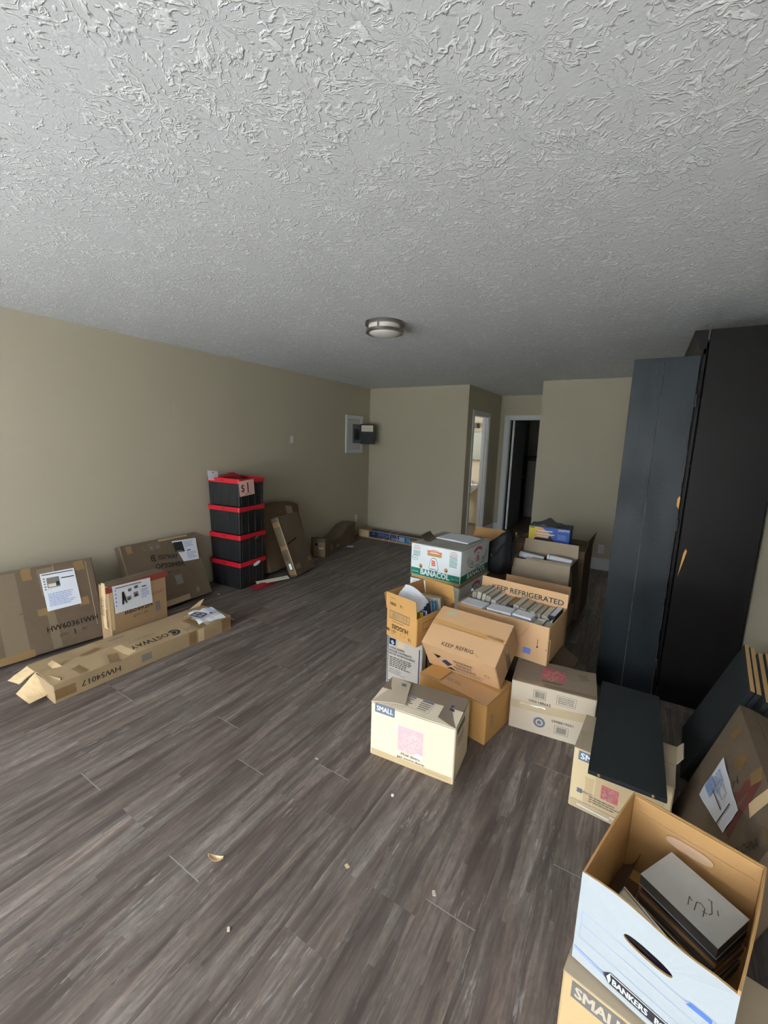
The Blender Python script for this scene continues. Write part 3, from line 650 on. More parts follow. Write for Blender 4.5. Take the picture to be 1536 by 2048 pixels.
b.rect(N_, .685, .485, .075, .075, 'printed_picture', M['inkgrey'], 8, 0, parent=p); b.rect(N_, .675, .465, .045, .025, 'printed_picture', M['paperwarm'], 9, parent=p); b.rect(N_, .71, .472, .018, .03, 'printed_picture', M['navy'], 9, parent=p)
for i in range(5): b.rect(N_, .633, .52-.02*i, .01, .01, 'printed_picture', M['inkgrey'], 9, parent=p)
b.lines(N_, .725, .36, .17, .1, 8, 'printed_text', M['bluel'], 9, parent=p)
b.text(N_, 'HW60361WH', .755, .155, .04, 'printed_lettering', M['ink'], 2, .5, .008, width=.315); b.text(N_, 'QTY:', .69, .09, .022, 'printed_lettering', M['ink'], 2); b.text(N_, '1', .757, .093, .038, 'printed_lettering', M['ink'], 2, 0, .015); b.text(N_, 'PC', .82, .093, .02, 'printed_lettering', M['ink'], 2)
b.flush()

b = Carton('shipping_box', 'brown shipping box leaning behind the smaller box, printed OP3284 under a taped sheet', (-3.628, 2.208, .017), 91.6, (.742, .09, .637), M['kraftd'], (-22, 0), bulge=.005)
b.tape(N_, .07, .59, .05, .07, rot=4); b.tape(N_, .6, .07, .035, .05); b.tape(N_, .5, .62, .3, .02, M['brownr']); b.tape(N_, .3, .03, .4, .05, M['brownr'])
b.disc(N_, .262, .468, .03, .032, 'printed_logo', M['ink'], 1, 20, .62, 40, 320); b.disc(N_, .262, .468, .013, .014, 'printed_logo', M['ink'], 1, 14)
b.text(N_, 'OSTWAY', .40, .452, .042, 'printed_lettering', M['ink'], 2, -8, .015, width=.19); b.text(N_, 'OP3284BK', .40, .372, .045, 'printed_lettering', M['ink'], 2, -7, .008, width=.29)
b.text(N_, 'QTY: 1 PC', .41, .30, .022, 'printed_lettering', M['ink'], 2, -5); b.rect(N_, .44, .215, .07, .09, 'printed_mark', M['inkgrey'], 1)
for i, u in enumerate((.27, .33)):
    b.frame(N_, u, .575, .042, .055, .004, 'printed_symbol', M['inkgrey'], 1, -3); b.rect(N_, u, .57, .018, .03, 'printed_symbol', M['inkgrey'], 1, 20*i)
b.rect(N_, .215, .558, .04, .003, 'printed_symbol', M['inkgrey'], 1); b.rect(N_, .2, .575, .003, .035, 'printed_symbol', M['inkgrey'], 1)
p = b.paper(N_, 0, 0, 0, 0, corners=[(.535, .372), (.704, .36), (.732, .576), (.474, .589)])
b.shape(N_, .525, .50, [(-.045, -.02), (.05, -.035), (.05, .07), (-.045, .075)], 'printed_picture', M['black'], 9, 0, parent=p); b.rect(N_, .525, .477, .06, .018, 'printed_picture', M['inkgrey'], 10, -6, parent=p)
b.lines(N_, .65, .535, .12, .06, 5, 'printed_text', M['bluel'], 9, parent=p); b.rect(N_, .62, .47, .04, .009, 'printed_bar', M['ink'], 9, parent=p); b.lines(N_, .65, .42, .12, .07, 5, 'printed_text', M['bluel'], 9, parent=p)
b.flush()

b = Carton('shipping_box', 'small brown box with red tape, standing in front of the two leaning boxes', (-3.357, 1.70, 0), 93.7, (.461, .127, .476), M['kraft'], bulge=.004, topmat=M['kraftd'])
b.rect(N_, 0.23, 0.4492, .5, .05, 'tape', M['redtape'], 1); b.tape(L_, 0.0644, 0.313, .05, .36, M['kraftl']); b.rect(N_, 0.0184, 0.2946, .02, .34, 'crease', M['kraftl'], 1)
p = b.paper(N_, 0, 0, 0, 0, corners=[(0.0368, 0.2523), (0.3312, 0.2431), (0.3238, 0.4584), (0.0276, 0.4703)], lift=.006)
b.rect(N_, 0.1472, 0.4464, .2, .008, 'printed_bar', M['inkgrey'], 11, -2, parent=p); b.rect(N_, 0.2668, 0.405, .035, .008, 'printed_bar', M['ink'], 11, parent=p)
b.shape(N_, 0.1058, 0.359, [(-.02, -.05), (-.008, -.05), (.0, -.01), (.012, -.05), (.02, -.05), (.004, .05), (-.01, .05)], 'printed_picture', M['ink'], 11, 3, parent=p)
for u, v, wd, hh in [(a_*.92, c_*.92+.129, e_, f_) for a_, c_, e_, f_ in ((.155, .235, .03, .03), (.215, .25, .035, .04), (.165, .305, .025, .022), (.22, .315, .03, .02))]: b.rect(N_, u, v, wd, hh, 'printed_picture', M['inkgrey'], 11, 5, parent=p); b.rect(N_, u, v-.008, wd*.6, hh*.4, 'printed_picture', M['navy'], 12, 5, parent=p)
for i in range(5): b.rect(N_, 0.046, 0.4326-.03*i, .008, .012, 'printed_text', M['bluep'], 11, parent=p)
b.lines(N_, 0.276, 0.3498, .07, .08, 5, 'printed_text', M['bluel'], 11, parent=p)
b.text(N_, 'BB0492PI', 0.2171, 0.232, .03, 'printed_lettering', M['ink'], 2, -1, .01, width=.22); b.text(N_, 'QTY 1 PC', 0.23, 0.1824, .022, 'printed_lettering', M['ink'], 2, 0, .0, width=.12); b.text(N_, 'COSTWAY', 0.368, 0.313, .03, 'printed_lettering', M['redtape'], 1, 6, width=.14)
b.rect(N_, 0.3772, 0.198, .04, .08, 'printed_mark', M['inkgrey'], 1)
b.text(L_, 'BB0492PI', 0.092, 0.221, .022, 'printed_lettering', M['ink'], 2, 90, .0, width=.14); b.lines(L_, 0.0368, 0.3314, .2, .05, 3, 'printed_text', M['ink'], 1, 90); b.lines(L_, 0.092, 0.3774, .14, .03, 2, 'printed_text', M['inkgrey'], 1, 90)
b.flush()

def crumple(p):
    q = p*7; return p+Vector((mnoise.noise(q), mnoise.noise(q+Vector((9, 2, 5))), mnoise.noise(q+Vector((3, 8, 1)))))*.006*(1 if p.z > .02 else .2)
b = Carton('long_box', 'long worn brown box on the floor, printed COSTWAY, with torn flaps at its near end', (-3.02, 1.56, 0), 89, (1.25, .40, .115), M['brownr'], bulge=.003, deform=crumple, lift=.012)
b.tape(T_, .17, .07, .05, .10, rot=8); b.tape(T_, .36, .05, .06, .12, rot=-15); b.tape(T_, .30, .25, .12, .05, rot=5); b.tape(T_, .45, .10, .06, .16, M['kraftl'], 10)
b.tape(N_, .06, .05, .11, .06, M['tape']); b.tape(T_, .98, .1, .07, .2, M['tape'], 6); b.tape(N_, .90, .055, .06, .1); b.tape(N_, .97, .055, .05, .1, M['kraftl']); b.tape(N_, 1.2, .055, .08, .105); b.tape(T_, 1.03, .14, .05, .26, M['kraftl'], 3)
b.disc(T_, .80, .077, .045, .045, 'printed_logo', M['ink'], 1, 22, .6, 220, 500); b.disc(T_, .80, .077, .02, .02, 'printed_logo', M['ink'], 1, 14)
b.text(T_, 'OSTWAY', .62, .085, .055, 'printed_lettering', M['ink'], 2, 180, .012, width=.27); b.text(T_, 'HW54017', .605, .172, .032, 'printed_lettering', M['inkgrey'], 2, 180, .0, width=.19)
b.text(N_, 'HW54017', .26, .055, .038, 'printed_lettering', M['ink'], 2, 180, .004, width=.23); b.rect(N_, .545, .06, .075, .05, 'printed_mark', M['inkgrey'], 1)
for i in range(9): b.rect(T_, .88+.018*i, .05, .008, .07-.03*(i % 3 == 1), 'printed_symbol', M['inkgrey'], 1)
b.rect(T_, .5, .315, .1, .03, 'printed_mark', M['inkgrey'], 1)
p = b.paper(T_, 0, 0, 0, 0, corners=[(.985, .05), (1.20, -.0), (1.245, .26), (1.06, .31)], lift=.03, n=10)
b.frame(T_, 1.07, .17, .075, .10, .014, 'printed_picture', M['navy'], 30, 20, parent=p); b.rect(T_, 1.07, .17, .012, .1, 'printed_picture', M['navy'], 30, 20, parent=p); b.rect(T_, 1.07, .17, .07, .012, 'printed_picture', M['navy'], 30, 20, parent=p)
b.rect(T_, 1.155, .13, .022, .02, 'printed_text', M['ink'], 30, 20, parent=p); b.frame(T_, 1.15, .08, .09, .04, .003, 'printed_text', M['inkgrey'], 30, 10, parent=p); b.lines(T_, 1.19, .16, .06, .1, 5, 'printed_text', M['bluel'], 30, 10, parent=p)
b.flush()
# torn flaps of the open near end, and frayed bits at the far end
def torn(name, pts, mat, th=.005):
    mb = MB(); P0, P1, P2, P3 = (Vector(q) for q in pts); nn = (P1-P0).cross(P3-P0).normalized()
    def fn(a, c, k):
        q = P0*(1-a)*(1-c)+P1*a*(1-c)+P2*a*c+P3*(1-a)*c
        return q+nn*(.004*mnoise.noise(q*30)-(th if k else 0))
    mb.slab(fn, 6, 6); return mb.build(name, mat, b.root)
torn('torn_flap', [(-.62, .06, .115), (-.62, -.10, .02), (-.72, -.12, .02), (-.73, .05, .025)], M['kraftl'])
torn('torn_flap', [(-.625, .19, .11), (-.625, .07, .115), (-.70, .09, .06), (-.72, .21, .05)], M['kraftl'])
torn('torn_flap', [(-.61, .01, .115), (-.57, -.17, .13), (-.60, -.19, .03), (-.64, -.02, .03)], M['brownr'])
torn('torn_flap', [(-.55, .0, .118), (-.50, -.02, .118), (-.54, .04, .165), (-.57, .03, .155)], M['kraftl'])
torn('torn_flap', [(.625, .0, .115), (.625, -.18, .11), (.69, -.16, .045), (.68, .02, .06)], M['kraftl'])
torn('torn_flap', [(.50, .19, .117), (.60, .185, .117), (.66, .21, .16), (.62, .215, .15)], M['kraftl'])

# stack of folding crates
def rr_ring(w, d, r, k=4, m=8):
    pts = []
    for cx, cy, a0 in ((w/2-r, -d/2+r, -90), (w/2-r, d/2-r, 0), (-w/2+r, d/2-r, 90), (-w/2+r, -d/2+r, 180)):
        for i in range(k+1): a = D(a0+90*i/k); pts.append((cx+r*cos(a), cy+r*sin(a)))
    out = []
    for i, p in enumerate(pts):
        q = pts[(i+1) % len(pts)]; out.append(p)
        if i % (k+1) == k: out += [(p[0]+(q[0]-p[0])*j/m, p[1]+(q[1]-p[1])*j/m) for j in range(1, m)]
    return out
def loft(mb, rings, mi=0, closed_bottom=False):
    n = len(rings[0]); vs = [p for rg in rings for p in rg]; fs = []
    for j in range(len(rings)-1):
        for i in range(n): k = (i+1) % n; fs.append((j*n+i, j*n+k, (j+1)*n+k, (j+1)*n+i))
    if closed_bottom: fs.append(tuple(range(n))[::-1])
    mb.add(vs, fs, mi)
ordn = ['bottom', 'second from the bottom', 'third from the bottom', 'top']; extra = [', white patch under its rim', ', grey clip under its rim', ', plain', ', a $1 sign hung on it']
CH = .2945
for i in range(4):
    lab = ['bottom crate of the stack of four, a white patch under its red rim', 'second crate from the bottom of the stack, with a grey clip under its red rim', 'third crate from the bottom of the stack, plain black with a red rim', 'top crate of the stack, open, with a $1 sign on its corner'][i]
    c = empty('storage_crate', (-3.703+.004*(i % 2), 3.005, CH*i), (0, 0, D(94.5+(i-1)*.6)), lab, 'crate', 'black and red storage crates in the stack')
    w, d = .372, .44; f = 1
    mb = MB(); bot, top = rr_ring(w-.018, d-.018, .012), rr_ring(w-.006, d-.006, .012)
    loft(mb, [[(x, y, .004) for x, y in bot], [(x, y, CH-.05) for x, y in top]], 0, True)
    inn = rr_ring(w-.024, d-.024, .01); ib = rr_ring(w-.034, d-.034, .01)
    loft(mb, [[(x, y, CH-.02) for x, y in inn], [(x, y, .02) for x, y in ib]]); mb.add([(x, y, .02) for x, y in ib], [tuple(range(len(ib)))])
    mb.build('crate_body', M['crate'], c)
    rb = MB()
    for u in (-.4, -.14, .12, .38):
        for sg in (-1, 1): rb.bbox((u*w, sg*(d/2-.006), CH/2-.03), (.007, .008, CH-.075), .002); rb.bbox((sg*(w/2-.006), u*d, CH/2-.03), (.008, .007, CH-.075), .002)
    for z in (.10, .17):
        for sg in (-1, 1): rb.bbox((0, sg*(d/2-.007), z), (w-.05, .006, .004), .001)
    tag(rb.build('ribs', M['crate'], c), kind='stuff')
    rm = MB(); o1, o2 = rr_ring(w+.012, d+.012, .016), rr_ring(w+.014, d+.014, .018); i1 = rr_ring(w-.022, d-.022, .01)
    z0, z1 = CH-.052, CH-.004
    # the rim's lower edge rises to a handle notch in the middle of the side that faces the room end
    def low(p): x, y = p; return z0+(.014*max(0, 1-((x-.03)/.08)**2) if y < -d/2+.01 and i in (1, 2) else 0)
    loft(rm, [[(x, y, low((x, y))) for x, y in i1], [(x, y, low((x, y))) for x, y in o1], [(x, y, z0+.02) for x, y in o2], [(x, y, z1-.004) for x, y in o2], [(x, y, z1) for x, y in o1], [(x, y, z1) for x, y in i1], [(x, y, z0+.006) for x, y in i1]])
    rm.build('rim', M['redrim'], c)
    lg = MB(); lg.box((-(w/2+.0075), 0, z0+.026), (.001, .05, .012)); lg.build('logo_plate', M['wine'], c)
    # handle hole on the +x side
    if i in (0, 1):
        q = MB(); m_ = 12; fz = 1 if i == 0 else .6; zz = z0-.004 if i == 0 else z0-.008
        pts = [(.05*cos(2*pi*k/m_), .021*sin(2*pi*k/m_)) for k in range(m_)]; yy_ = -(d/2+.008)
        q.add([(x*fz+.05, yy_, zz+z*fz+.25*x) for x, z in pts]+[(x*fz+.05, yy_+.007, zz+z*fz+.25*x) for x, z in pts], [tuple(range(m_))]+[(k, (k+1) % m_, m_+(k+1) % m_, m_+k) for k in range(m_)])
        q.build('handle_patch' if i == 0 else 'handle_clip', M['white'] if i == 0 else M['steel'], c)
    if i == 3:
        sg_ = MB(); y2 = -(d/2+.011)
        def sf(u, v, n): return Vector((-w/2-.012+u, y2-.003*sin(pi*u/.21)-.012*max(0, 1-v/.155)-n, CH-.045-.155+v+.012*u/.21+.02))
        sg_.slab(lambda a, bq, k: sf(a*.21, bq*.155, 0 if not k else -.0006), 8, 8); so = sg_.build('price_sign', M['pinkpaper'], c, True)
        sh_ = Sheet(so, lambda u, v, n: sf(u, v, n+.0008))
        sh_.text('', '$', .045, .075, .085, 'hand_lettering', M['ink'], 1, 0, -.01); sh_.text('', '1', .115, .08, .10, 'hand_lettering', M['ink'], 1); sh_.rect('', .11, .02, .085, .004, 'hand_lettering', M['ink'], 1, 3); sh_.flush()
ztop = CH*4
mg = MB()
mg.slab(lambda a, b, k: Vector((-3.80+(a-.5)*.2, 2.97+(b-.5)*.28, ztop-.06+(.095*sin(pi*(.15+.8*b))*(.6+.5*a)+.012*mnoise.noise(Vector((a*5, b*5, 0)))) if not k else ztop-.11)), 10, 10)
tag(mg.build('red_mesh_bag', M['redmesh'], None, True), 'crumpled dark red bag heaped in the top crate', 'bag')
cd = empty('header_card', (-3.79, 2.79, ztop-.035), (D(-14), D(8), D(93)), 'white header card with a hang hole, propped up in the top crate', 'card')
mb = MB(); mb.bbox((0, 0, .05), (.13, .003, .10), .001); mb.build('card_sheet', M['paper'], cd)
mb = MB(); mb.bbox((0, -.002, .08), (.03, .001, .006), .0004); mb.build('hang_hole', M['ink'], cd)
# red bag and card on the floor by the crates
rd = MB(); rd.slab(lambda a, b, k: Vector((-3.40+(a-.5)*.13+.02*b, 3.06+(b-.5)*.26, (.003+.028*sin(pi*a)*sin(pi*b)+.006*abs(mnoise.noise(Vector((a*9, b*9, 2))))) if not k else .0008)), 10, 10)
tag(rd.build('red_mesh_bag', M['redmesh'], None, True), 'flat dark red bag lying on the floor beside the crates', 'bag')
cd = empty('header_card', (-3.37, 3.19, .034), (D(6), D(-3), D(62)), 'long white card lying over the red bag on the floor', 'card')
mb = MB(); mb.bbox((0, 0, .001), (.36, .085, .002), .0008); mb.build('card_sheet', M['paperwarm'], cd); mb = MB(); mb.bbox((.12, .01, .0025), (.03, .008, .001), .0004); mb.build('hang_hole', M['inkgrey'], cd)

# leaning boxes beyond the crates
def sag(p): return p+Vector((.012*mnoise.noise(p*6), .01*mnoise.noise(p*5+Vector((4, 4, 4))), -.10*max(0, (p.y-.05)/.35)**2*(p.z/.78)+.01*mnoise.noise(p*8)))
b = Carton('shipping_box', 'large battered brown box leaning on the left wall, half hidden behind the crates', (-3.63, 3.645, .04), 5, (.21, .74, .79), M['dkcard'], (0, -16), deform=sag, bulge=.012, seam='y', topmat=M['kraftd'], lift=.02)
b.tape(Rr, .55, .68, .12, .1, M['cleardark']); b.tape(Rr, .45, .5, .1, .06); b.rect(Rr, .3, .6, .3, .02, 'crease', M['ink'], 1)
b.text(Rr, 'COSTWAY', .34, .52, .05, 'printed_lettering', M['ink'], 2, -10, width=.24)
p = b.paper(Rr, .36, .38, .21, .16, 22); b.rect(Rr, .37, .36, .08, .06, 'printed_picture', M['redline'], 9, 22, parent=p); b.rect(Rr, .4, .39, .03, .04, 'printed_picture', M['navy'], 10, 22, parent=p); b.lines(Rr, .34, .42, .1, .04, 3, 'printed_text', M['bluel'], 9, 22, parent=p)
b.flush()
b = Carton('shipping_box', 'flat brown box leaning in front of the battered box beyond the crates', (-3.337, 3.645, .018), 12.1, (.102, .427, .715), M['kraftd'], (0, -21), bulge=.006, seam='y')
b.tape(N_, .05, .35, .08, .05); b.tape(N_, .05, .63, .09, .06); b.rect(N_, .098, .36, .006, .69, 'tape', M['clear'], 2); b.tape(N_, .055, .05, .07, .05); b.tape(Rr, .12, .40, .2, .02, M['ink'], 10); b.tape(Rr, .35, .12, .06, .05); b.tape(Rr, .08, .1, .1, .06)
p = b.paper(N_, .06, .125, .03, .07, 0, M['white'], lift=.001); b.lines(N_, .04, .25, .1, .05, 3, 'printed_text', M['ink'], 1, 90); b.flush()
def droop(p):
    t_ = (p.y+.53)/1.06; zz = p.z/.312
    return p+Vector((.008*mnoise.noise(p*6), 0, -zz*(.105*sin(pi*min(1, max(0, t_/.75)))**1.5+.045*(1-t_))+.006*mnoise.noise(p*9)))
b = Carton('long_box', 'long sagging brown box against the left wall near the corner', (-3.772, 4.80, 0), 13, (.218, 1.056, .312), M['kraftd'], deform=droop, bulge=.01, seam='y', topmat=M['kraftd'], lift=.012)
b.rect(N_, .13, .13, .17, .24, 'tape', M['cleardark'], 1, n=10); b.rect(N_, .16, .15, .06, .03, 'tape', M['clear'], 2, 5); b.tape(Rr, .4, .14, .1, .07); b.tape(Rr, .2, .16, .06, .1); b.tape(N_, .09, .21, .05, .05, M['black'])
b.flush()
b = Carton('picture_box', 'long flat box with dark printed pictures lying along the back wall', (-3.22, 5.74, 0), -1.5, (1.42, .2, .135), M['kraft'], bulge=.003)
b.tape(N_, .1, .07, .2, .11, M['kraftl'])
b.rect(N_, .72, .075, 1.0, .095, 'printed_panel', M['navybox'], 1, n=12)
R_ = random.Random(5)
for u, wd, mt in ((.30, .12, 'navy'), (.44, .12, 'purple'), (.57, .1, 'dkbook'), (.70, .14, 'purple'), (.84, .1, 'blueice'), (.95, .08, 'sky'), (1.05, .08, 'brownmix'), (1.14, .1, 'navy')): b.rect(N_, u, .07+R_.uniform(-.005, .005), wd, .075, 'printed_picture', M[mt], 2)
b.rect(N_, .30, .085, .05, .022, 'printed_logo', M['sky'], 3); b.lines(N_, .5, .09, .2, .03, 2, 'printed_text', M['bluep'], 3); b.lines(N_, .75, .055, .2, .04, 3, 'printed_text', M['bluel'], 3); b.lines(N_, 1.05, .06, .15, .05, 3, 'printed_text', M['orange'], 3)
b.rect(T_, .72, .06, 1.0, .11, 'printed_panel', M['navybox'], 1, n=12); b.lines(T_, .6, .05, .5, .05, 2, 'printed_text', M['bluep'], 2); b.flush()
for u in (-.12, .02):
    st = MB(); k = u+.05; st.tube([(u, -.106, .0), (u+.03, -.107, .07), (u+.012, -.106, .139), (u, 0, .146), (u, .1, .143)], .0018, 5); st.build('string', M['white'], b.root)
st = MB(); st.tube([(-.1, -.107, .1), (-.16, -.12, .06), (-.22, -.115, .03), (-.2, -.108, .01)], .0015, 5); st.build('string', M['white'], b.root)

# ------------------------------------------------------------------ the pile in the middle
b = Carton('moving_box', 'small tan moving box standing frontmost in the pile, its top flaps not quite shut', (-.835, 1.79, 0), 5.5, (.445, .255, .293), M['smallb'], bulge=.004, cap=False, topmat=M['kraftg'])
b.flap('N', 3, .135, mat=M['smallb']); b.flap('F', 4, .13, mat=M['greyt']); b.flap('L', 12, .15, .25, -14, mat=M['greyb'], skew=.3); b.flap('R', 5, .10, .2, 6, mat=M['greyt'])
b.rect(N_, .078, .272, .11, .05, 'printed_panel', M['inkblue'], 1); b.text(N_, 'SMALL', .078, .272, .026, 'printed_lettering', M['white'], 2, 0, .025, width=.09)
depot_logo(b, N_, .222, .15, .132, M['pink'], M['pinkline']); b.shape(N_, .27, .085, [(-.028, -.012), (.02, -.018), (.024, .008), (-.018, .014)], 'worn_patch', M['white'], 3); b.rect(N_, .145, .2, .012, .06, 'worn_patch', M['whiteold'], 1, 2, jag=.004)
b.text(N_, 'How doers', .225, .068, .017, 'printed_lettering', M['ink'], 2, 0, .0, width=.10); b.text(N_, 'get more done.', .228, .044, .017, 'printed_lettering', M['ink'], 2, 0, .0, width=.15)
b.rect(N_, .2225, .018, .43, .035, 'tape', M['kraftl'], 1, 0, 10); b.rect(N_, .36, .02, .12, .01, 'tape', M['clear'], 2, -2); b.rect(Rr, .09, .26, .13, .03, 'printed_panel', M['inkgrey'], 1, 0); b.lines(Rr, .1, .2, .12, .05, 3, 'printed_text', M['inkgrey'], 1)
fs_ = Sheet(b.root, lambda u, v, n: b.fsurf['N'](u/.445, v/.135, 0)+Vector((0, 0, n+.0006)))
fs_.frame('', .21, .085, .17, .085, .0012, 'printed_table', M['inkgrey'], 1, -3); fs_.rect('', .16, .122, .08, .014, 'printed_table', M['inkblue'], 1, -3); fs_.rect('', .265, .118, .06, .014, 'printed_table', M['inkblue'], 1, -3); fs_.lines('', .165, .08, .07, .06, 4, 'printed_text', M['inkgrey'], 1, -3); fs_.lines('', .26, .075, .06, .06, 4, 'printed_text', M['inkgrey'], 1, -3); fs_.flush()
fs_ = Sheet(b.root, lambda u, v, n: b.fsurf['R'](u/.255, v/.10, 0)+Vector((0, 0, n+.0006))); fs_.rect('', .13, .05, .05, .035, 'printed_panel', M['navybox'], 1); fs_.flush()
fs_ = Sheet(b.root, lambda u, v, n: b.fsurf['L'](u/.255, v/.15, 0)+Vector((0, 0, n+.0006))); fs_.rect('', .05, .11, .03, .03, 'printed_panel', M['inkblue'], 1, 15); fs_.flush(); b.flush()

b = Carton('carton', 'plain golden tan carton under the tilted one, behind the frontmost moving box', (-.755, 2.215, 0), -10.7, (.45, .30, .234), M['tan'], bulge=.006, cap=False)
b.flap('F', 0, .149, mat=M['tan']); b.flap('N', 0, .149, mat=M['keep']); b.flap('L', 14, .14, .1, -20, mat=M['tan'])
for i in range(5): b.rect(Rr, .06+.006*(i % 2), .15-.016*i, .03, .005, 'printed_text', M['inkgrey'], 1)
fs_ = Sheet(b.root, lambda u, v, n: b.fsurf['N'](u/.45, v/.15, 0)+Vector((0, 0, n+.0006))); fs_.text('', 'THIS SIDE', .2, .07, .03, 'hand_lettering', M['inkgrey'], 1, 180, -.01, width=.1); fs_.flush(); b.flush()

b = Carton('carton', 'tan carton tilted forward on the pile, printed KEEP REFRIG and taped shut', (-.765, 2.353, .314), -4.9, (.463, .297, .209), M['keep'], (30.4, 0), bulge=.004, lift=.010)
b.tape(T_, .2315, .165, .45, .035, M['tan'], -1); b.rect(T_, .2, .1535, .32, .0025, 'tape', M['tape'], 2, -1, 10); b.tape(T_, .40, .165, .1, .038, M['keep'], -2)
b.text(T_, 'KEEP', .16, .036, .024, 'printed_lettering', M['ink'], 2, 1, .0, width=.075); b.text(T_, 'REFRIG', .265, .042, .024, 'printed_lettering', M['ink'], 2, 2, .0, width=.105); b.rect(T_, .335, .035, .06, .0015, 'crease', M['tape'], 1, -25)
b.tape(T_, .085, .255, .06, .022, M['greentape'], 22)
b.shape(N_, .145, .085, [(-.035, 0), (0, -.035), (.04, 0), (0, .03)], 'printed_symbol', M['navybox'], 1); b.shape(N_, .09, .115, [(-.025, .02), (.03, .02), (.0, -.015)], 'printed_symbol', M['ink'], 1); b.shape(N_, .16, .04, [(-.03, -.015), (.04, -.015), (.01, .012)], 'printed_symbol', M['ink'], 1)
for i, (tx, wd) in enumerate((('PERISHABLE', .11), ('KEEP COLD', .09), ('DO NOT FREEZE', .13))): b.lines(N_, .26, .13-.03*i, wd*1.1, .022, 2, 'printed_text', M['ink'], 1, 0, 0, fill=.5)
b.lines(N_, .29, .04, .18, .035, 3, 'printed_text', M['inkgrey'], 1); b.disc(N_, .40, .09, .016, .016, 'printed_symbol', M['tape'], 1, 16, .7)
b.tape(Rr, .15, .1, .05, .19, M['cleardark']); b.flush()

b = Carton('moving_box', 'grey dusty moving box beside the pile, printed with 1006188665 twice', (-.298, 2.434, 0), 6.6, (.434, .288, .291), M['greyb'], bulge=.004, topmat=M['greyt'], lift=.004)
b.rect(N_, .217, .16, .43, .05, 'tape', M['clear'], 1, 3, 10); b.rect(N_, .12, .165, .14, .006, 'tape', M['white'], 2, 2, jag=.008)
b.frame(N_, .152, .238, .065, .05, .0018, 'printed_symbol', M['inkgrey'], 2, 0); b.barcode(N_, .152, .238, .05, .036, 'printed_barcode', M['inkgrey'], 2); b.text(N_, '1006188665', .156, .193, .016, 'printed_lettering', M['ink'], 2, 0, .0, width=.115)
b.frame(N_, .288, .238, .095, .052, .0018, 'printed_symbol', M['inkgrey'], 2); b.lines(N_, .288, .238, .08, .04, 4, 'printed_text', M['inkgrey'], 2, 0, 0)
b.disc(N_, .163, .075, .031, .031, 'printed_symbol', M['inkblue'], 2, 24, .62); b.disc(N_, .163, .075, .012, .012, 'printed_symbol', M['inkblue'], 2, 10)
b.text(N_, '1006188665', .28, .107, .015, 'printed_lettering', M['ink'], 2, 180, .0, width=.11); b.frame(N_, .278, .06, .07, .05, .0018, 'printed_symbol', M['inkgrey'], 2); b.barcode(N_, .278, .06, .052, .036, 'printed_barcode', M['inkgrey'], 2, seed=4)
depot_logo(b, T_, .212, .148, .125, M['red'], M['redline']); b.lines(T_, .215, .062, .13, .02, 2, 'printed_text', M['ink'], 1); b.rect(T_, .06, .25, .07, .03, 'printed_panel', M['inkgrey'], 1, 0, jag=.004); b.tape(T_, .37, .2, .05, .07, M['cleardark'], 20); b.tape(T_, .217, .02, .42, .03, M['cleardark'])
b.flush()

b = Carton('gown_carton', 'grey printed carton under the box of papers, lettered COVER GOWNS', (-1.173, 2.438, 0), -3, (.267, .40, .35), M['bagpaper'], bulge=.003)
b.rect(N_, .249, .16, .008, .30, 'printed_panel', M['navybox'], 1); b.rect(N_, .012, .17, .005, .34, 'printed_panel', M['navybox'], 1)
b.rect(N_, .045, .305, .05, .045, 'printed_picture', M['ink'], 1); b.rect(N_, .11, .30, .045, .04, 'printed_picture', M['kraftl'], 1); b.rect(N_, .045, .30, .02, .025, 'printed_picture', M['bluel'], 2, 30)
for i, (tx, wd) in enumerate((('COVER GOWNS', .115), ('BLOUSE COUVRANTE', .17), ('BATAS HOSPITALARIAS', .195))): b.text(N_, tx, .024+wd/2, .263-.0205*i, .0125, 'printed_lettering', M['ink'], 2, 0, .02, width=wd)
b.lines(N_, .12, .165, .19, .075, 6, 'printed_text', M['ink'], 1); b.lines(N_, .09, .10, .13, .04, 4, 'printed_text', M['inkgrey'], 1); b.rect(N_, .06, .025, .08, .006, 'printed_panel', M['ink'], 1)
b.rect(Rr, .06, .17, .02, .33, 'printed_panel', M['ink'], 1); b.flush()

hx = Carton('open_carton', 'open tan carton of booklets and papers, printed HUGGIES upside down', (-1.143, 2.385, .356), -12.3, (.253, .40, .185), M['tan'], top='open', innermat=M['inner'], bulge=.003, topmat=M['inner'])
hx.flap('N', 92, .115, .03, 6, mat=M['tan']); hx.flap('L', 100, .10, .0, 8, mat=M['inner']); hx.flap('F', 82, .12, .05, -6, mat=M['tan']);
hx.frame(N_, .112, .152, .165, .048, .003, 'printed_symbol', M['ink'], 1, -1); hx.barcode(N_, .112, .152, .14, .036, 'printed_barcode', M['inkgrey'], 1)
hx.text(N_, 'HUGGIES', .12, .078, .028, 'printed_lettering', M['ink'], 2, 180, .02, width=.135); hx.text(N_, '42511', .065, .045, .018, 'printed_lettering', M['ink'], 2, 180, .0, width=.045); hx.text(N_, '88', .018, .045, .02, 'printed_lettering', M['ink'], 2, 180, .02); hx.text(N_, '16', .2, .03, .022, 'printed_lettering', M['ink'], 2, 180, .0)
hx.lines(N_, .1, .112, .1, .012, 1, 'printed_text', M['tape'], 1, 180, 0); hx.lines(N_, .065, .026, .04, .01, 1, 'printed_text', M['inkgrey'], 1); hx.disc(N_, .145, .042, .022, .014, 'printed_symbol', M['tape'], 1, 18, .85)
hx.frame(Rr, .16, .12, .2, .045, .003, 'printed_symbol', M['dkcard'], 1)
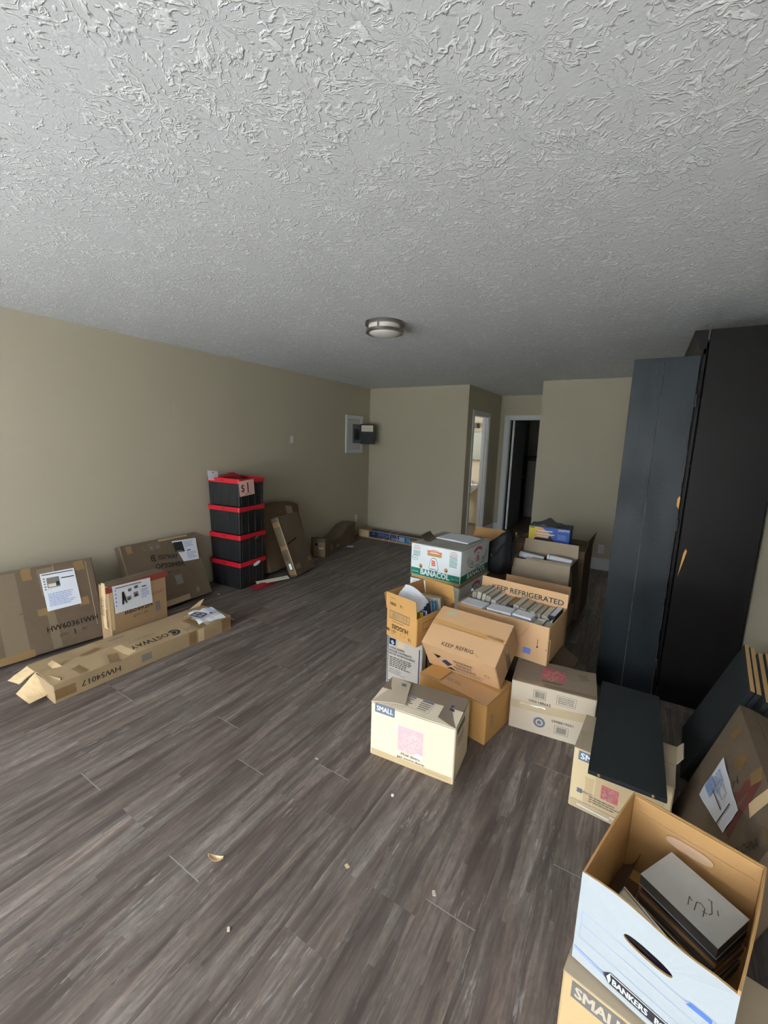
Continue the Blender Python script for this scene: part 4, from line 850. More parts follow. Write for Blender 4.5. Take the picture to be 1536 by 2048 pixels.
fs_ = Sheet(hx.root, lambda u, v, n: hx.fsurf['N'](u/.253, v/.115, 0)+Vector((0, -n-.0006, 0))); fs_.text('', '18:01', .06, .045, .02, 'hand_lettering', M['ink'], 1, -4, .02, width=.05); fs_.text('', '91', .13, .045, .02, 'hand_lettering', M['ink'], 1, 0, .0); fs_.lines('', .06, .085, .05, .012, 1, 'printed_text', M['inkgrey'], 1); fs_.flush(); hx.flush()

def in_box(bx, lx, ly, lz, rz=0):                # a point and heading in a carton's own frame, to world
    m = Matrix.LocRotScale(bx.root.location, bx.root.rotation_euler, None); p = m @ Vector((lx, ly, lz)); return p, bx.root.rotation_euler.z+D(rz)
def put(bx, nm, lb, pos, rot, dims, cover, pages, group, soft=True, cat='book'):
    p, rz = in_box(bx, *pos); e = Matrix.Rotation(rz, 3, 'Z') @ Euler([D(a) for a in rot]).to_matrix()
    return book(nm, lb, p, e.to_euler(), dims, M[cover], M[pages], group, soft, cat=cat)
G = 'booklets in the box of papers'
put(hx, 'booklet', 'wine red booklet standing nearest the front flap, with fanned white sheets', (-.02, -.155, 0.137), (-14, 0, 90), (.014, 0.180, 0.205), 'wine', 'paper', G)
put(hx, 'booklet', 'dark navy booklet in the box of papers, behind the fanned sheets', (.01, -.04, 0.127), (-10, 0, 90), (.02, 0.190, 0.190), 'navy', 'paper', G)
put(hx, 'booklet', 'grey booklet in the box of papers, just behind the navy one', (.01, -.012, 0.130), (-10, 0, 90), (.016, 0.190, 0.195), 'greybook', 'paperwarm', G)
put(hx, 'booklet', 'bright blue booklet in the box of papers', (.015, .018, 0.127), (-9, 0, 90), (.018, 0.195, 0.190), 'sky', 'paper', G)
put(hx, 'booklet', 'cream booklet in the box of papers, next to the blue one', (.0, .045, 0.132), (-8, 0, 90), (.015, 0.190, 0.200), 'cream', 'paperwarm', G)
put(hx, 'booklet', 'thick tan grey booklet in the box of papers, second from the back', (.005, .075, 0.130), (-7, 0, 90), (.02, 0.195, 0.195), 'cream', 'paperold', G)
put(hx, 'booklet', 'grey backed booklet in the box of papers, furthest back', (.0, .11, 0.127), (-6, 0, 90), (.02, 0.190, 0.190), 'greybook', 'paperold', G)
for i, (yy, cv, lb) in enumerate(((-.115, 'yellow', 'thin yellow pamphlet low at the front right of the box of papers'), (-.095, 'blue', 'thin blue pamphlet low at the front right of the box of papers'), (-.075, 'whitebook', 'thin white pamphlet low at the front right of the box of papers'))):
    put(hx, 'pamphlet', lb, (.03, yy, .105), (-6, 0, 90), (.008, .16, .165), cv, 'paper', G)
# fanned sheets rising out of the wine red booklet
for i, (k, hh) in enumerate(((0, .085), (1, .10), (2, .118))):
    mb = MB(); p, rz = in_box(hx, 0, 0, 0)
    def fn(a, c, kk, k=k, hh=hh):
        x = -.115+.20*a; arch = (1-a)**.7*(.9+.25*sin(pi*a)); y = -.135+.022*k+.02*c+.035*c*c; z = .2+c*hh*(.12+.85*arch)+.012*k*a-(.001 if kk else 0)
        return Vector((x, y-(.0008 if kk else 0), z))
    mb.slab(fn, 12, 6); o = mb.build('loose_sheet', M['paper'], None, True); o.location = hx.root.location; o.rotation_euler = (0, 0, rz)
    tag(o, ('lowest', 'middle', 'topmost')[k]+' of the three curled white sheets in the box of papers', 'paper', 'curled sheets in the box of papers')

# banana boxes, three high
def banana(z, lab, full):
    w, d = .437, .548
    b = Carton('banana_box', lab, (-1.273, 3.171, z), -3.8, (w, d, .258), M['whitebox'], bulge=.003, topmat=M['greylid'], bodyname='lid', seam='y', lift=.004)
    if full: q = MB(); q.bbox((0, 0, -.0115), (w-.012, d-.012, .027), .003); q.build('inner_box', M['tan'], b.root)
    b.rect(N_, w/2, .031, w-.01, .058, 'printed_band', M['green'], 1, n=10); b.text(N_, 'BANACOL', w/2+.003, .036, .042, 'printed_lettering', M['white'], 2, 0, .03, width=.25)
    for u in (.045, .395): b.text(N_, 'PALETERO', u, .03, .011, 'printed_lettering', M['white'], 2, 0, .01, width=.06)
    b.disc(N_, .213, .075, .165, .155, 'printed_ribbon', M['salmon'], 1, 16, .875, 66, 114); b.lines(N_, .215, .222, .1, .01, 1, 'printed_text', M['white'], 2, 0, 0)
    b.shape(N_, .213, .19, [(.052*(1 if a < 8 else -1)+.012*cos(D(-90+180*a/7 if a < 8 else 90+180*(a-8)/7)), .012*sin(D(-90+180*a/7 if a < 8 else 90+180*(a-8)/7))) for a in range(16)], 'hand_hole', M['tan'], 2)
    for u, v in ((.095, .082), (.318, .088)): b.disc(N_, u, v, .015, .018, 'vent_hole', M['tan'], 2, 16); b.disc(N_, u+.004, v-.007, .008, .007, 'vent_hole', M['dkcard'], 3, 10)
    def bell(side, u, v, s_):
        def pp(k): return [(x*k*s_, y*k*s_) for x, y in ((-.042, -.03), (-.03, -.05), (0, -.056), (.03, -.05), (.042, -.03), (.03, .03), (.018, .05), (0, .056), (-.018, .05), (-.03, .03))]
        b.shape(side, u, v, pp(1), 'printed_logo', M['teal'], 1); b.shape(side, u, v, pp(.92), 'printed_logo', M['white'], 2)
        b.text(side, 'B', u, v+.012*s_, .042*s_, 'printed_logo', M['salmon'], 3, 0, .05); b.text(side, 'BANACOL', u, v-.036*s_, .011*s_, 'printed_lettering', M['teal'], 3, 0, .02, width=.05*s_)
    bell(N_, .21, .112, 1)
    for u in (.055, .375):
        b.lines(N_, u, .238, .05, .008, 1, 'printed_text', M['teal'], 1, 0, 0); b.lines(N_, u, .22, .062, .02, 2, 'printed_text', M['salmon'], 1, 0, 0)
        b.lines(N_, u, .18 if u < .2 else .165, .065, .045 if u < .2 else .09, 4 if u < .2 else 8, 'printed_text', M['green'], 1, 0, 0)
    b.disc(N_, .04, .14, .028, .02, 'printed_symbol', M['green'], 1, 20, .88); b.lines(N_, .04, .14, .03, .012, 2, 'printed_text', M['green'], 1, 0, 0)
    b.rect(Rr, d/2, .031, d-.01, .058, 'printed_band', M['green'], 1, n=10); b.text(Rr, 'BANACOL', .30, .034, .042, 'printed_lettering', M['white'], 2, 0, .03, width=.36)
    b.disc(Rr, .31, .10, .15, .14, 'printed_ribbon', M['red'], 1, 16, .82, 55, 125); bell(Rr, .31, .13, 1.15)
    for sg, u0 in ((-1, .18), (1, .44)):                               # outline of a bunch of bananas either side of the emblem
        for k in range(3):
            cu_ = u0-sg*.045
            b.disc(Rr, cu_, .205, .085+.020*k, .075+.022*k, 'printed_drawing', M['teal'], 1, 14, .955, (195 if sg < 0 else 262), (278 if sg < 0 else 345))
        b.disc(Rr, u0+sg*-.02, .125, .008, .014, 'printed_drawing', M['red'], 1, 10)
    b.flush(); return b
ban = banana(.55, 'white and green banana box on top of its stack, printed BANACOL', True)
banana(.2625, 'middle banana box of the stack, mostly hidden behind the box of papers', False)
banana(0, 'bottom banana box of the stack on the floor', False)
def curlsheet(name, lab, c, rz, w, d, amp, mat, th=.0012, under=None):
    mb = MB()
    mb.slab(lambda a, q, k: Vector(((a-.5)*w, (q-.5)*d, .002+amp*(abs(2*a-1)**2.2 if amp < .02 else max(0, (.55-a)/.55)**1.6)+.003*sin(pi*q)-(th if k else 0))), 12, 5)
    o = mb.build(name, mat, None, True, c, (0, 0, D(rz))); return tag(o, lab, 'paper')
zt = .55+.258+.006
mgz = empty('magazine', (-1.24, 3.24, zt), (0, 0, D(-8)), 'white magazine lying on the banana box lid', 'magazine')
mb = MB(); mb.slab(lambda a, q, k: Vector(((a-.5)*.30, (q-.5)*.24, .007+.006*sin(3*a)-(.001 if k else 0))), 10, 4); mb.build('cover', M['whitebook'], mgz, True)
mb = MB(); mb.slab(lambda a, q, k: Vector(((a-.5)*.298, (q-.5)*.238, (.0062+.006*sin(3*a)) if not k else .0012)), 10, 4); mb.build('page_block', M['paper'], mgz, True)
mb = MB(); mb.box((-.1505, 0, .0045), (.002, .238, .006)); mb.build('spine', M['navy'], mgz)
curlsheet('cardboard_scrap', 'curled brown cardboard scrap at the left edge of the banana box lid', (-1.435, 3.10, zt), 4, .08, .20, .04, M['kraftd'], .003)

# hidden carton that carries the books, with one flap folded out towards the cabinet
b = Carton('carton', 'brown carton beneath the carton of old books, one flap folded out', (-.66, 2.80, 0), -4, (.52, .36, .288), M['dkcard'], bulge=.003, cap=True)
b.flap('R', 205, .19, .1, 6, mat=M['kraftd'], u0=.15, u1=.95); b.flush()
Carton('carton', 'low brown carton propping up the tilted carton from behind', (-.78, 2.478, 0), -5, (.36, .10, .345), M['dkcard'], bulge=.002)
bk = Carton('open_carton', 'open peach carton packed with old books, its far flap lettered REFRIGERATED', (-.645, 2.735, .2945), -6, (.61, .38, .245), M['peach'], top='open', innermat=M['peach'], bulge=.006)
bk.flap('F', 94, .095, .0, 0, mat=M['peach'])
bk.rect(N_, .488, .062, .045, .036, 'printed_panel', M['bluep'], 1); bk.lines(N_, .488, .062, .04, .03, 4, 'printed_text', M['bluel'], 2, 0, 0); bk.frame(N_, .55, .11, .14, .12, .0012, 'crease', M['pale'], 1); bk.rect(N_, .548, .13, .0025, .05, 'scratch', M['ink'], 1); bk.disc(N_, .548, .105, .006, .005, 'scratch', M['ink'], 1, 8); bk.rect(N_, .46, .17, .008, .09, 'stain', M['keep'], 1, -30, jag=.004)
bk.disc(N_, .6, .1, .004, .004, 'scratch', M['tape'], 1, 8)
fs_ = Sheet(bk.root, lambda u, v, n: bk.fsurf['F'](1-u/.61, v/.095, 1)+Vector((0, -n-.0006, 0)))
fs_.text('', 'KEEP REFRIGERATED', .335, .032, .036, 'printed_lettering', M['teal'], 1, 0, .01, width=.5); fs_.flush(); bk.flush()
G = 'old books in the peach carton'
Q = random.Random(11)
row = [('paperold', 'stone', .034, 16), ('paperold', 'stone2', .032, 17), ('paperwarm', 'stone2', .026, 18), ('paperold', 'stone', .036, 16), ('paper', 'stone2', .036, 10), ('paperold', 'stone', .024, 9), ('paperold', 'stone', .042, 8), ('tanbook', 'navy', .037, 8), ('paperwarm', 'stone', .04, 7), ('paperold', 'stone', .046, 7), ('paperold', 'stone', .022, 5), ('paperold', 'stone2', .033, 4), ('paperold', 'stone', .032, 3), ('paperwarm', 'stone', .04, 2), ('paper', 'navy', .04, 0)]
names = ['first', 'second', 'third', 'fourth', 'fifth', 'sixth', 'seventh', 'eighth', 'ninth', 'tenth', 'eleventh', 'twelfth', 'thirteenth', 'fourteenth', 'fifteenth']
tot = sum(r[2] for r in row); x = -.296; kx = .583/tot
for i, (pg, cv, t_, ln) in enumerate(row):
    t2 = t_*kx; hgt = Q.uniform(.205, .222); p = (x+t2/2, .075+Q.uniform(-.012, .012),   .006+hgt/2+.032+(.03 if i < 4 else 0))
    put(bk, 'old_book', '%s old book, %s from the left in the back row of the peach carton' % ({'paperold': 'grey-edged', 'paperwarm': 'yellowed', 'paper': 'pale-edged', 'tanbook': 'tan-edged'}[pg], names[i]), p, (0, ln*.5, 0), (t2-.006, .185, hgt), cv, pg, G, False)
    x += t2
# front row: covers lying flat, and some standing
def lying(i, lx, ly, lz, rz, t_, wd, lg, cv, pg, lab):
    p, a = in_box(bk, lx, ly, lz); e = Matrix.Rotation(a+D(rz), 3, 'Z') @ Matrix.Rotation(D(90), 3, 'Y') @ Matrix.Rotation(D(90), 3, 'X')
    e = Matrix.Rotation(a+D(rz), 3, 'Z') @ Euler((0, D(90), 0)).to_matrix()
    book('old_book', lab, p, e.to_euler(), (t_, wd, lg), M[cv], M[pg], G, True)
lying(0, -.21, -.118, .237, -2, .02, .11, .16, 'whitebook', 'paper', 'white paper-covered book lying flat at the front left of the peach carton')
lying(1, -.11, -.115, .195, 2, .03, .11, .17, 'whitebook', 'paperwarm', 'thick white book lying low against the near wall of the peach carton')
lying(2, -.035, -.093, .238, 3, .016, .10, .16, 'whitebook', 'paper', 'thin white book lying flat before the tan-edged one')
lying(3, .085, -.105, .218, -3, .016, .11, .19, 'whitebook', 'paperwarm', 'white book lying flat in the middle of the front row')
lying(4, .085, -.11, .194, 1, .022, .12, .19, 'whitebook', 'paper', 'lowest white book lying flat in the front row')
lying(5, .115, -.085, .240, -2, .014, .09, .12, 'whitebook', 'paper', 'small white pamphlet lying flat on the front row')
for i, (lx, t_, pg, lab) in enumerate(((.215, .05, 'paperwarm', 'thick pale book standing at the front right of the peach carton'), (.268, .042, 'paperwarm', 'yellowed book standing in the front right corner of the peach carton'))):
    put(bk, 'old_book', lab, (lx, -.108, .118), (0, 0, 180), (t_, .125, .215), 'whitebook' if i == 0 else 'navy', pg, G, False)
# two hardbacks with torn spines show curls of paper
for lx, ly, lz, lab in ((-.29, .04, .262, 'torn curl of white paper on the leftmost books'), (.06, .03, .245, 'scrap of torn yellowed paper sticking out of the book row'), (.262, -.06, .238, 'crumpled yellow paper on the front right books')):
    p, a = in_box(bk, lx, ly, lz); mb = MB(); mb.slab(lambda u, v, k: Vector(((u-.5)*.04, (v-.5)*.035, .012*sin(5*u+2*v)+.01*mnoise.noise(Vector((u*4, v*4, lx*9)))-(.0007 if k else 0))), 6, 6)
    tag(mb.build('torn_paper', M['cream'] if lx > 0 else M['paper'], None, True, p, (0, 0, a)), lab, 'paper')
b = Carton('carton', 'peach carton with one flap standing up, just behind the books', (-.62, 3.20, 0), -4, (.50, .30, .43), M['peach'], top='open', innermat=M['peach'], bulge=.003)
b.flap('F', 92, .12, 0, 0, mat=M['peach']); b.flush()

# boxes further back on the right of the pile
rb_ = Carton('open_carton', 'tall open grey-brown carton holding two rolled white papers', (-.66, 3.90, 0), -3, (.49, .34, .60), M['kraftg'], top='open', innermat=M['kraftg'], bulge=.004)
rb_.flap('F', 96, .115, .03, 4, mat=M['kraftg']); rb_.flap('N', 30, .03, 0, 0, mat=M['kraftg'], u0=.25, u1=1); rb_.flap('R', 262, .34, .05, 4, mat=M['kraftd'], u0=.1, u1=.9); rb_.flush()
for i, (x0_, x1_, lb) in enumerate(((-.885, -.665, 'left rolled white paper in the tall open carton'), (-.642, -.435, 'right rolled white paper in the tall open carton'))):
    r_ = empty('paper_roll', ((x0_+x1_)/2, 3.90, .588+.01*i), (0, D(4), D(-4)), lb, 'roll', 'rolled papers in the tall carton')
    L2 = (x1_-x0_)/2; mb = MB(); n_ = 16; vs = []; pts = []
    for k in range(n_*2+6):
        a = 2*pi*k/n_; rr_ = .032-.0005*k; pts.append((rr_*cos(a), rr_*sin(a)))
    for xx in (-L2, L2): vs += [(xx, y, z) for y, z in pts]
    m_ = len(pts); mb.add(vs, [(k, k+1, m_+k+1, m_+k) for k in range(m_-1)]); mb.build('sheet', M['paper'], r_, True)
    if i == 0:
        bd = MB(); bd.tube([(L2+.006, .03*cos(2*pi*k/14), .03*sin(2*pi*k/14)) for k in range(15)], .008, 6); bd.build('rubber_band', M['dkcard'], r_, True)
    else:
        bd = MB(); bd.tube([(-L2+.02, .033*cos(2*pi*k/14), .033*sin(2*pi*k/14)) for k in range(15)], .0015, 5); bd.build('rubber_band', M['dkcard'], r_, True)
bx = Carton('open_carton', 'dark brown carton under the blue and yellow appliance box', (-.68, 4.36, 0), -2, (.66, .50, .655), M['dkcard'], top='open', innermat=M['dkcard'], bulge=.004)
bx.flap('R', 100, .11, 0, 0, mat=M['dkcard']); bx.flap('F', 0, .24, mat=M['dkcard']); bx.flap('N', 0, .23, mat=M['dkcard']); bx.flush()
b = Carton('appliance_box', 'blue and yellow SANYO appliance box on the dark brown carton', (-.705, 4.34, .667), 2, (.375, .25, .155), M['blue'], bulge=.002, topmat=M['navybox'], lift=.003)
b.shape(N_, 0, 0, [(.002, .004), (.13, .004), (.07, .05), (.10, .15), (.002, .15)], 'printed_panel', M['yellow'], 1); b.shape(N_, 0, 0, [(.045, .05), (.22, .045), (.22, .075), (.12, .148), (.10, .148), (.06, .10)], 'printed_panel', M['orange'], 2); b.shape(N_, 0, 0, [(.05, .002), (.28, .002), (.21, .042), (.06, .044)], 'printed_panel', M['black'], 2); b.shape(N_, .2, .04, [(-.02, -.01), (.03, -.01), (.01, .035), (-.01, .03)], 'printed_picture', M['black'], 3)
b.text(N_, 'SANYO', .318, .136, .019, 'printed_lettering', M['white'], 2, 0, .03, width=.10); b.lines(N_, .15, .115, .14, .016, 1, 'printed_text', M['white'], 3, 0, 0, fill=.7); b.lines(N_, .15, .085, .18, .014, 1, 'printed_text', M['white'], 3, 0, 0, fill=.7); b.lines(N_, .13, .062, .1, .01, 1, 'printed_text', M['white'], 3, 0, 0, fill=.7); b.lines(N_, .31, .07, .09, .05, 4, 'printed_text', M['bluel'], 2); b.rect(N_, .03, .14, .045, .01, 'printed_text', M['green'], 3)
b.flush()
mb = MB(); mb.slab(lambda a, q, k: Vector((-.76+(a-.5)*.25+.03*q, 4.33+(q-.5)*.24, .83+(.035*abs(mnoise.noise(Vector((a*3, q*3, 4))))+.05*max(0, 1-abs(a-.45)*3)*q if not k else .0)-.004)), 12, 10)
tag(mb.build('grey_cloth', M['greycloth'], None, True), 'rumpled grey cloth lying on the SANYO box', 'cloth')
b = Carton('open_carton', 'open orange-brown carton behind the banana boxes', (-1.28, 4.12, 0), -6, (.46, .36, .60), M['peach'], top='open', innermat=M['inner'], bulge=.003)
b.flap('F', 120, .12, 0, 0, mat=M['inner']); b.flap('N', 20, .15, 0, 0, mat=M['peach']); b.flush()
Carton('carton', 'dark carton under the black bag', (-.995, 3.62, 0), 0, (.14, .28, .46), M['dkcard'], bulge=.002)
bag = empty('black_bag', (-1.0, 3.645, .467), (0, 0, D(-6)), 'black nylon bag slumped between the banana boxes and the cartons', 'bag')
mb = MB()
def bagp(a, b_):
    th = 2*pi*a; ph = -pi/2+pi*b_; e = lambda t, p_: math.copysign(abs(t)**p_, t)
    cx, sx_, cz, sz = e(cos(th), .5), e(sin(th), .6), e(cos(ph), .45), e(sin(ph), .55)
    x = .105*cz*cx; y = .13*cz*sx_; z = (sz*.5+.5)*(.345+.85*x)
    q = Vector((x, y, z))*11; fold = .010*sin(30*(z-.6*x)+3*mnoise.noise(q*.4))*min(1, z*6)
    return Vector((x+.012*mnoise.noise(q), y-abs(fold)*(1 if sx_ < 0 else -1)+.012*mnoise.noise(q*1.4), max(z+.012*mnoise.noise(q*.8), 0)))
mb.grid(bagp, 36, 28); mb.build('bag_body', M['fabric'], bag, True)
st = MB(); st.tube([(-.095, -.13, .20), (-.05, -.155, .16), (.02, -.155, .20), (.09, -.135, .33)], .008, 8); st.build('strap', M['black'], bag, True)
zp = MB(); zp.tube([(-.10, -.135, .24), (-.03, -.148, .30), (.04, -.148, .36), (.095, -.13, .40)], .004, 6); zp.build('zipper', M['black'], bag, True)
tg = MB(); tg.bbox((-.01, -.163, .19), (.012, .004, .022), .001); tg.build('buckle', M['steel'], bag)
for i, (dx, dy, hh) in enumerate(((0, 0, .14), (.02, .02, .12), (.045, .01, .13), (.06, .03, .10), (.03, -.02, .11))):
    s_ = MB(); s_.tube([(-.86+dx, 3.012+dy*.5, .006), (-.855+dx+.02*(i-2)*.6, 3.02+dy*.5, .46+hh)], .006, 6)
    tag(s_.build('wooden_stick', M['straw']), '%s of the pale sticks poking up behind the books' % ['first from the left', 'second from the left', 'tallest leaning', 'rightmost', 'shortest front'][i], 'stick', 'pale sticks behind the books')

# ------------------------------------------------------------------ right side: cabinet, boards, boxes
cab = empty('wardrobe_cabinet', (.22, 3.07, 0), label='tall dark espresso cabinet against the right wall, its black door swung open', cat='cabinet')
def cpart(name, c, d, m, bv=.002): mb = MB(); mb.bbox(c, d, bv); return mb.build(name, m, cab)
W_, Dp, Hc = .385, 1.05, 2.27
cpart('side_panel', (W_/2+.01, .009, Hc/2), (W_-.02, .018, Hc), M['espresso']); cpart('side_panel', (W_/2+.01, Dp-.009, Hc/2), (W_-.02, .018, Hc), M['espresso'])
cpart('back_panel', (W_-.006, Dp/2, Hc/2), (.008, Dp-.036, Hc-.02), M['espresso']); cpart('top_panel', (W_/2, Dp/2, Hc-.06), (W_-.02, Dp-.036, .018), M['espresso']); cpart('bottom_panel', (W_/2, Dp/2, .08), (W_-.02, Dp-.036, .018), M['espresso'])
cpart('face_frame', (.005, .02, Hc/2-.05), (.018, .04, Hc-.1), M['espresso']); cpart('face_frame', (.005, Dp-.02, Hc/2-.05), (.018, .04, Hc-.1), M['espresso'])
for z in (.55, 1.02, 1.5, 1.9): cpart('shelf', (W_/2+.01, Dp/2, z), (W_-.04, Dp-.04, .018), M['espresso'])
cr = MB(); prof = [(0, Hc-.13), (-.014, Hc-.12), (-.016, Hc-.105), (-.03, Hc-.085), (-.034, Hc-.06), (-.05, Hc-.035), (-.055, Hc-.02), (-.055, Hc), (.01, Hc), (.01, Hc-.13)]
n_ = len(prof); cr.add([(x, y, z) for y in (-.0, Dp) for x, z in prof], [(k, (k+1) % n_, n_+(k+1) % n_, n_+k) for k in range(n_)]+[tuple(range(n_))[::-1], tuple(range(n_, 2*n_))]); cr.build('crown_molding', M['espresso'], cab)
for pts, yy in (([(.02, 0), (.03, .09), (.022, .13), (.012, .02)], 0), ):
    s_ = MB(); s_.add([(.035+x, -.0012, .83+z) for x, z in ((0, 0), (.028, .165), (.02, .18), (.012, .15))], [(0, 1, 2, 3)]); s_.build('bare_wood_chip', M['oaksplinter'], cab)
dr = empty('door', (-.012, -.012, 0), (0, 0, D(180))); dr.parent = cab                       # swung open towards the room
DW, DH = .325, 2.13
mb = MB(); mb.bbox((DW*.26, .012, DH/2), (DW*.52-.001, .022, DH-.006), .0015); mb.build('door_board', M['blackwood2'], dr)
mb = MB(); mb.bbox((DW*.76, .012, DH/2), (DW*.48-.001, .022, DH-.006), .0015); mb.build('door_board', M['blackwood'], dr)
sc_ = MB(); R_ = random.Random(2); z = .03
while z < 1.25:
    l_ = R_.uniform(.02, .12); wv = R_.uniform(.0006, .002); sc_.box((DW*.52+R_.uniform(-.0006, .0006), .0235, z+l_/2), (wv, .0012, l_)); z += l_+R_.uniform(0, .02)
sc_.build('worn_edge', M['inkgrey'], dr)
sc_ = MB(); z = .03
while z < 1.5:
    l_ = R_.uniform(.03, .2); sc_.box((.0005, .0225, z+l_/2), (.0008, .0016, l_)); z += l_+R_.uniform(.01, .1)
sc_.build('worn_edge', M['inkgrey'], dr)
mb = MB(); mb.add([(.0, .0238, 1.25), (.012, .0238, 1.27), (.013, .0238, 1.31), (.004, .0238, 1.33), (-.001, .0238, 1.32)], [(0, 1, 2, 3, 4)][::1]); mb.build('bare_wood_chip', M['oaksplinter'], dr)
for z in (.25, 1.15, 1.88):
    mb = MB(); mb.bbox((-.004, .006, z), (.02, .012, .07), .002); mb.lathe([(.006, -.035), (.006, .035)], 8, (-.006, .012, z)); mb.build('hinge', M['black'], dr)

# stack of black boards leaning in the corner
top0, bot0 = Vector((.505, 2.655, .657)), Vector((.345, 2.50, .048)); ud = (top0-bot0).normalized(); wdv = Vector((0, -1, 0)); wdv = (wdv-ud*wdv.dot(ud)).normalized(); nd = ud.cross(wdv).normalized()
if nd.x < 0: nd = -nd
Rm = Matrix((nd, wdv, ud)).transposed()
for i in range(4):
    ln = (top0-bot0).length
    t_ = .018; off = nd*(.021*i)+wdv*(0, .005, .05, .055)[i]+ud*(0, .0, -.01, .0)[i]
    o = empty('black_board', bot0+off+ud*.001*i, Rm.to_euler(), '%s of the four black boards leaning in the corner by the cabinet' % ['foremost', 'second', 'third', 'rearmost'][i], 'board', 'black boards leaning in the corner')
    wd_ = .335
    mb = MB(); mb.bbox((0, 0, ln/2-.001), (t_, wd_, ln-.004), .0012); mb.build('board_panel', M['blackboard'], o)
    mb = MB(); mb.box((0, 0, ln-.002), (t_-.003, wd_-.006, .003)); mb.build('raw_edge', M['rawwood'], o)

b2 = Carton('moving_box', 'small moving box under the black shelf board, near the cabinet', (.075, 2.005, 0), -4, (.37, .28, .292), M['smallmid'], bulge=.003, topmat=M['kraftg'], lift=0)
b2.rect(N_, .085, .262, .13, .045, 'printed_panel', M['inkblue'], 1); b2.text(N_, 'SMALL', .085, .262, .027, 'printed_lettering', M['white'], 2, 0, .025, width=.11)
depot_logo(b2, N_, .156, .135, .065, M['red'], M['redline']); b2.tape(N_, .075, .10, .035, .15, M['kraftl']); b2.tape(N_, .22, .12, .25, .22, M['kraftl'], 0); depot_logo(b2, N_, .156, .135, .066, M['red'], M['redline'])
b2.lines(N_, .15, .075, .14, .035, 3, 'printed_text', M['inkgrey'], 3); b2.text(N_, 'CAPACITY', .07, .095, .012, 'printed_text', M['inkgrey'], 3, 0, width=.05); b2.rect(N_, .04, .093, .022, .022, 'printed_mark', M['inkblue'], 2)
b2.rect(N_, .185, .022, .36, .04, 'tape', M['clear'], 4, 0, 10); b2.rect(N_, .1, .02, .13, .005, 'tape', M['white'], 5, -3); b2.rect(N_, .19, .03, .05, .004, 'tape', M['white'], 5, -6)
b2.flap('R', 120, .04, .1, 0, mat=M['kraftg'], u0=.55, u1=1); b2.flush()
sb = empty('shelf_board', (.079, 2.12, .304), (0, 0, D(.6)), 'black shelf board lying flat on the small moving box', 'board')
mb = MB(); mb.bbox((0, 0, 0), (.27, .77, .018), .0015); mb.build('board_panel', M['blackboard'], sb)
for x, y in ((-.095, -.387), (.09, -.387)):
    mb = MB(); mb.lathe([(.004, 0), (.006, .004), (.004, .008), (.002, .009)], 8); mb.v = [Vector((v.x+x, y-v.z+.003, v.y+.004)) for v in mb.v]; mb.build('shelf_pin', M['rawwood'], sb)

bg_ = Carton('shipping_box', 'brown flat box with a taped sheet leaning on the right wall', (.316, 1.735, .013), -90, (.66, .095, .60), M['kraftd'], (-16, 0), bulge=.008, topmat=M['kraftd'])
p = bg_.paper(N_, 0, 0, 0, 0, corners=[(.173, .254), (.456, .352), (.446, .45), (.16, .443)], lift=.006)
bg_.rect(N_, .30, .36, .16, .004, 'printed_bar', M['ink'], 11, 10, parent=p); bg_.rect(N_, .40, .38, .006, .09, 'printed_bar', M['ink'], 11, 5, parent=p); bg_.frame(N_, .30, .40, .09, .03, .002, 'printed_text', M['inkgrey'], 11, 8, parent=p); bg_.lines(N_, .25, .39, .1, .06, 4, 'printed_text', M['bluel'], 11, 8, parent=p); bg_.rect(N_, .22, .34, .08, .05, 'printed_picture', M['bluel'], 11, 12, parent=p)
bg_.rect(N_, .455, .47, .03, .22, 'stain', M['stainred'], 1, 12, jag=.012); bg_.rect(N_, .40, .49, .05, .1, 'stain', M['stainred'], 1, -10, jag=.015)
bg_.tape(N_, .12, .54, .05, .06); bg_.tape(N_, .27, .52, .06, .05, rot=20); bg_.tape(N_, .40, .565, .05, .06, M['tape'], -20); bg_.tape(N_, .5, .55, .05, .12, M['kraftl'], -15)
bg_.text(N_, 'MADE IN CHINA', .565, .40, .03, 'printed_lettering', M['ink'], 2, 65, .0, width=.2); bg_.barcode(N_, .625, .545, .06, .05, 'printed_barcode', M['tape'], 2, 60); bg_.text(N_, 'H', .33, .47, .035, 'printed_lettering', M['ink'], 2, 80); bg_.text(T_, '7', .4, .05, .03, 'printed_lettering', M['ink'], 2, 30); bg_.flush()

# near right: moving box with an open file box of discs on it
b3 = Carton('moving_box', 'small tan moving box under the white file box, nearest the camera', (.207, 1.109, 0), -9, (.43, .30, .286), M['smalltan'], bulge=.003, topmat=M['kraftg'], lift=.002)
b3.rect(N_, .088, .252, .13, .05, 'printed_panel', M['inkgrey'], 1); b3.text(N_, 'SMALL', .088, .252, .03, 'printed_lettering', M['greyb'], 2, 0, .03, width=.11); depot_logo(b3, N_, .22, .14, .13, M['pink'], M['pinkline']); b3.rect(N_, .215, .02, .42, .035, 'tape', M['clear'], 1); b3.flush()

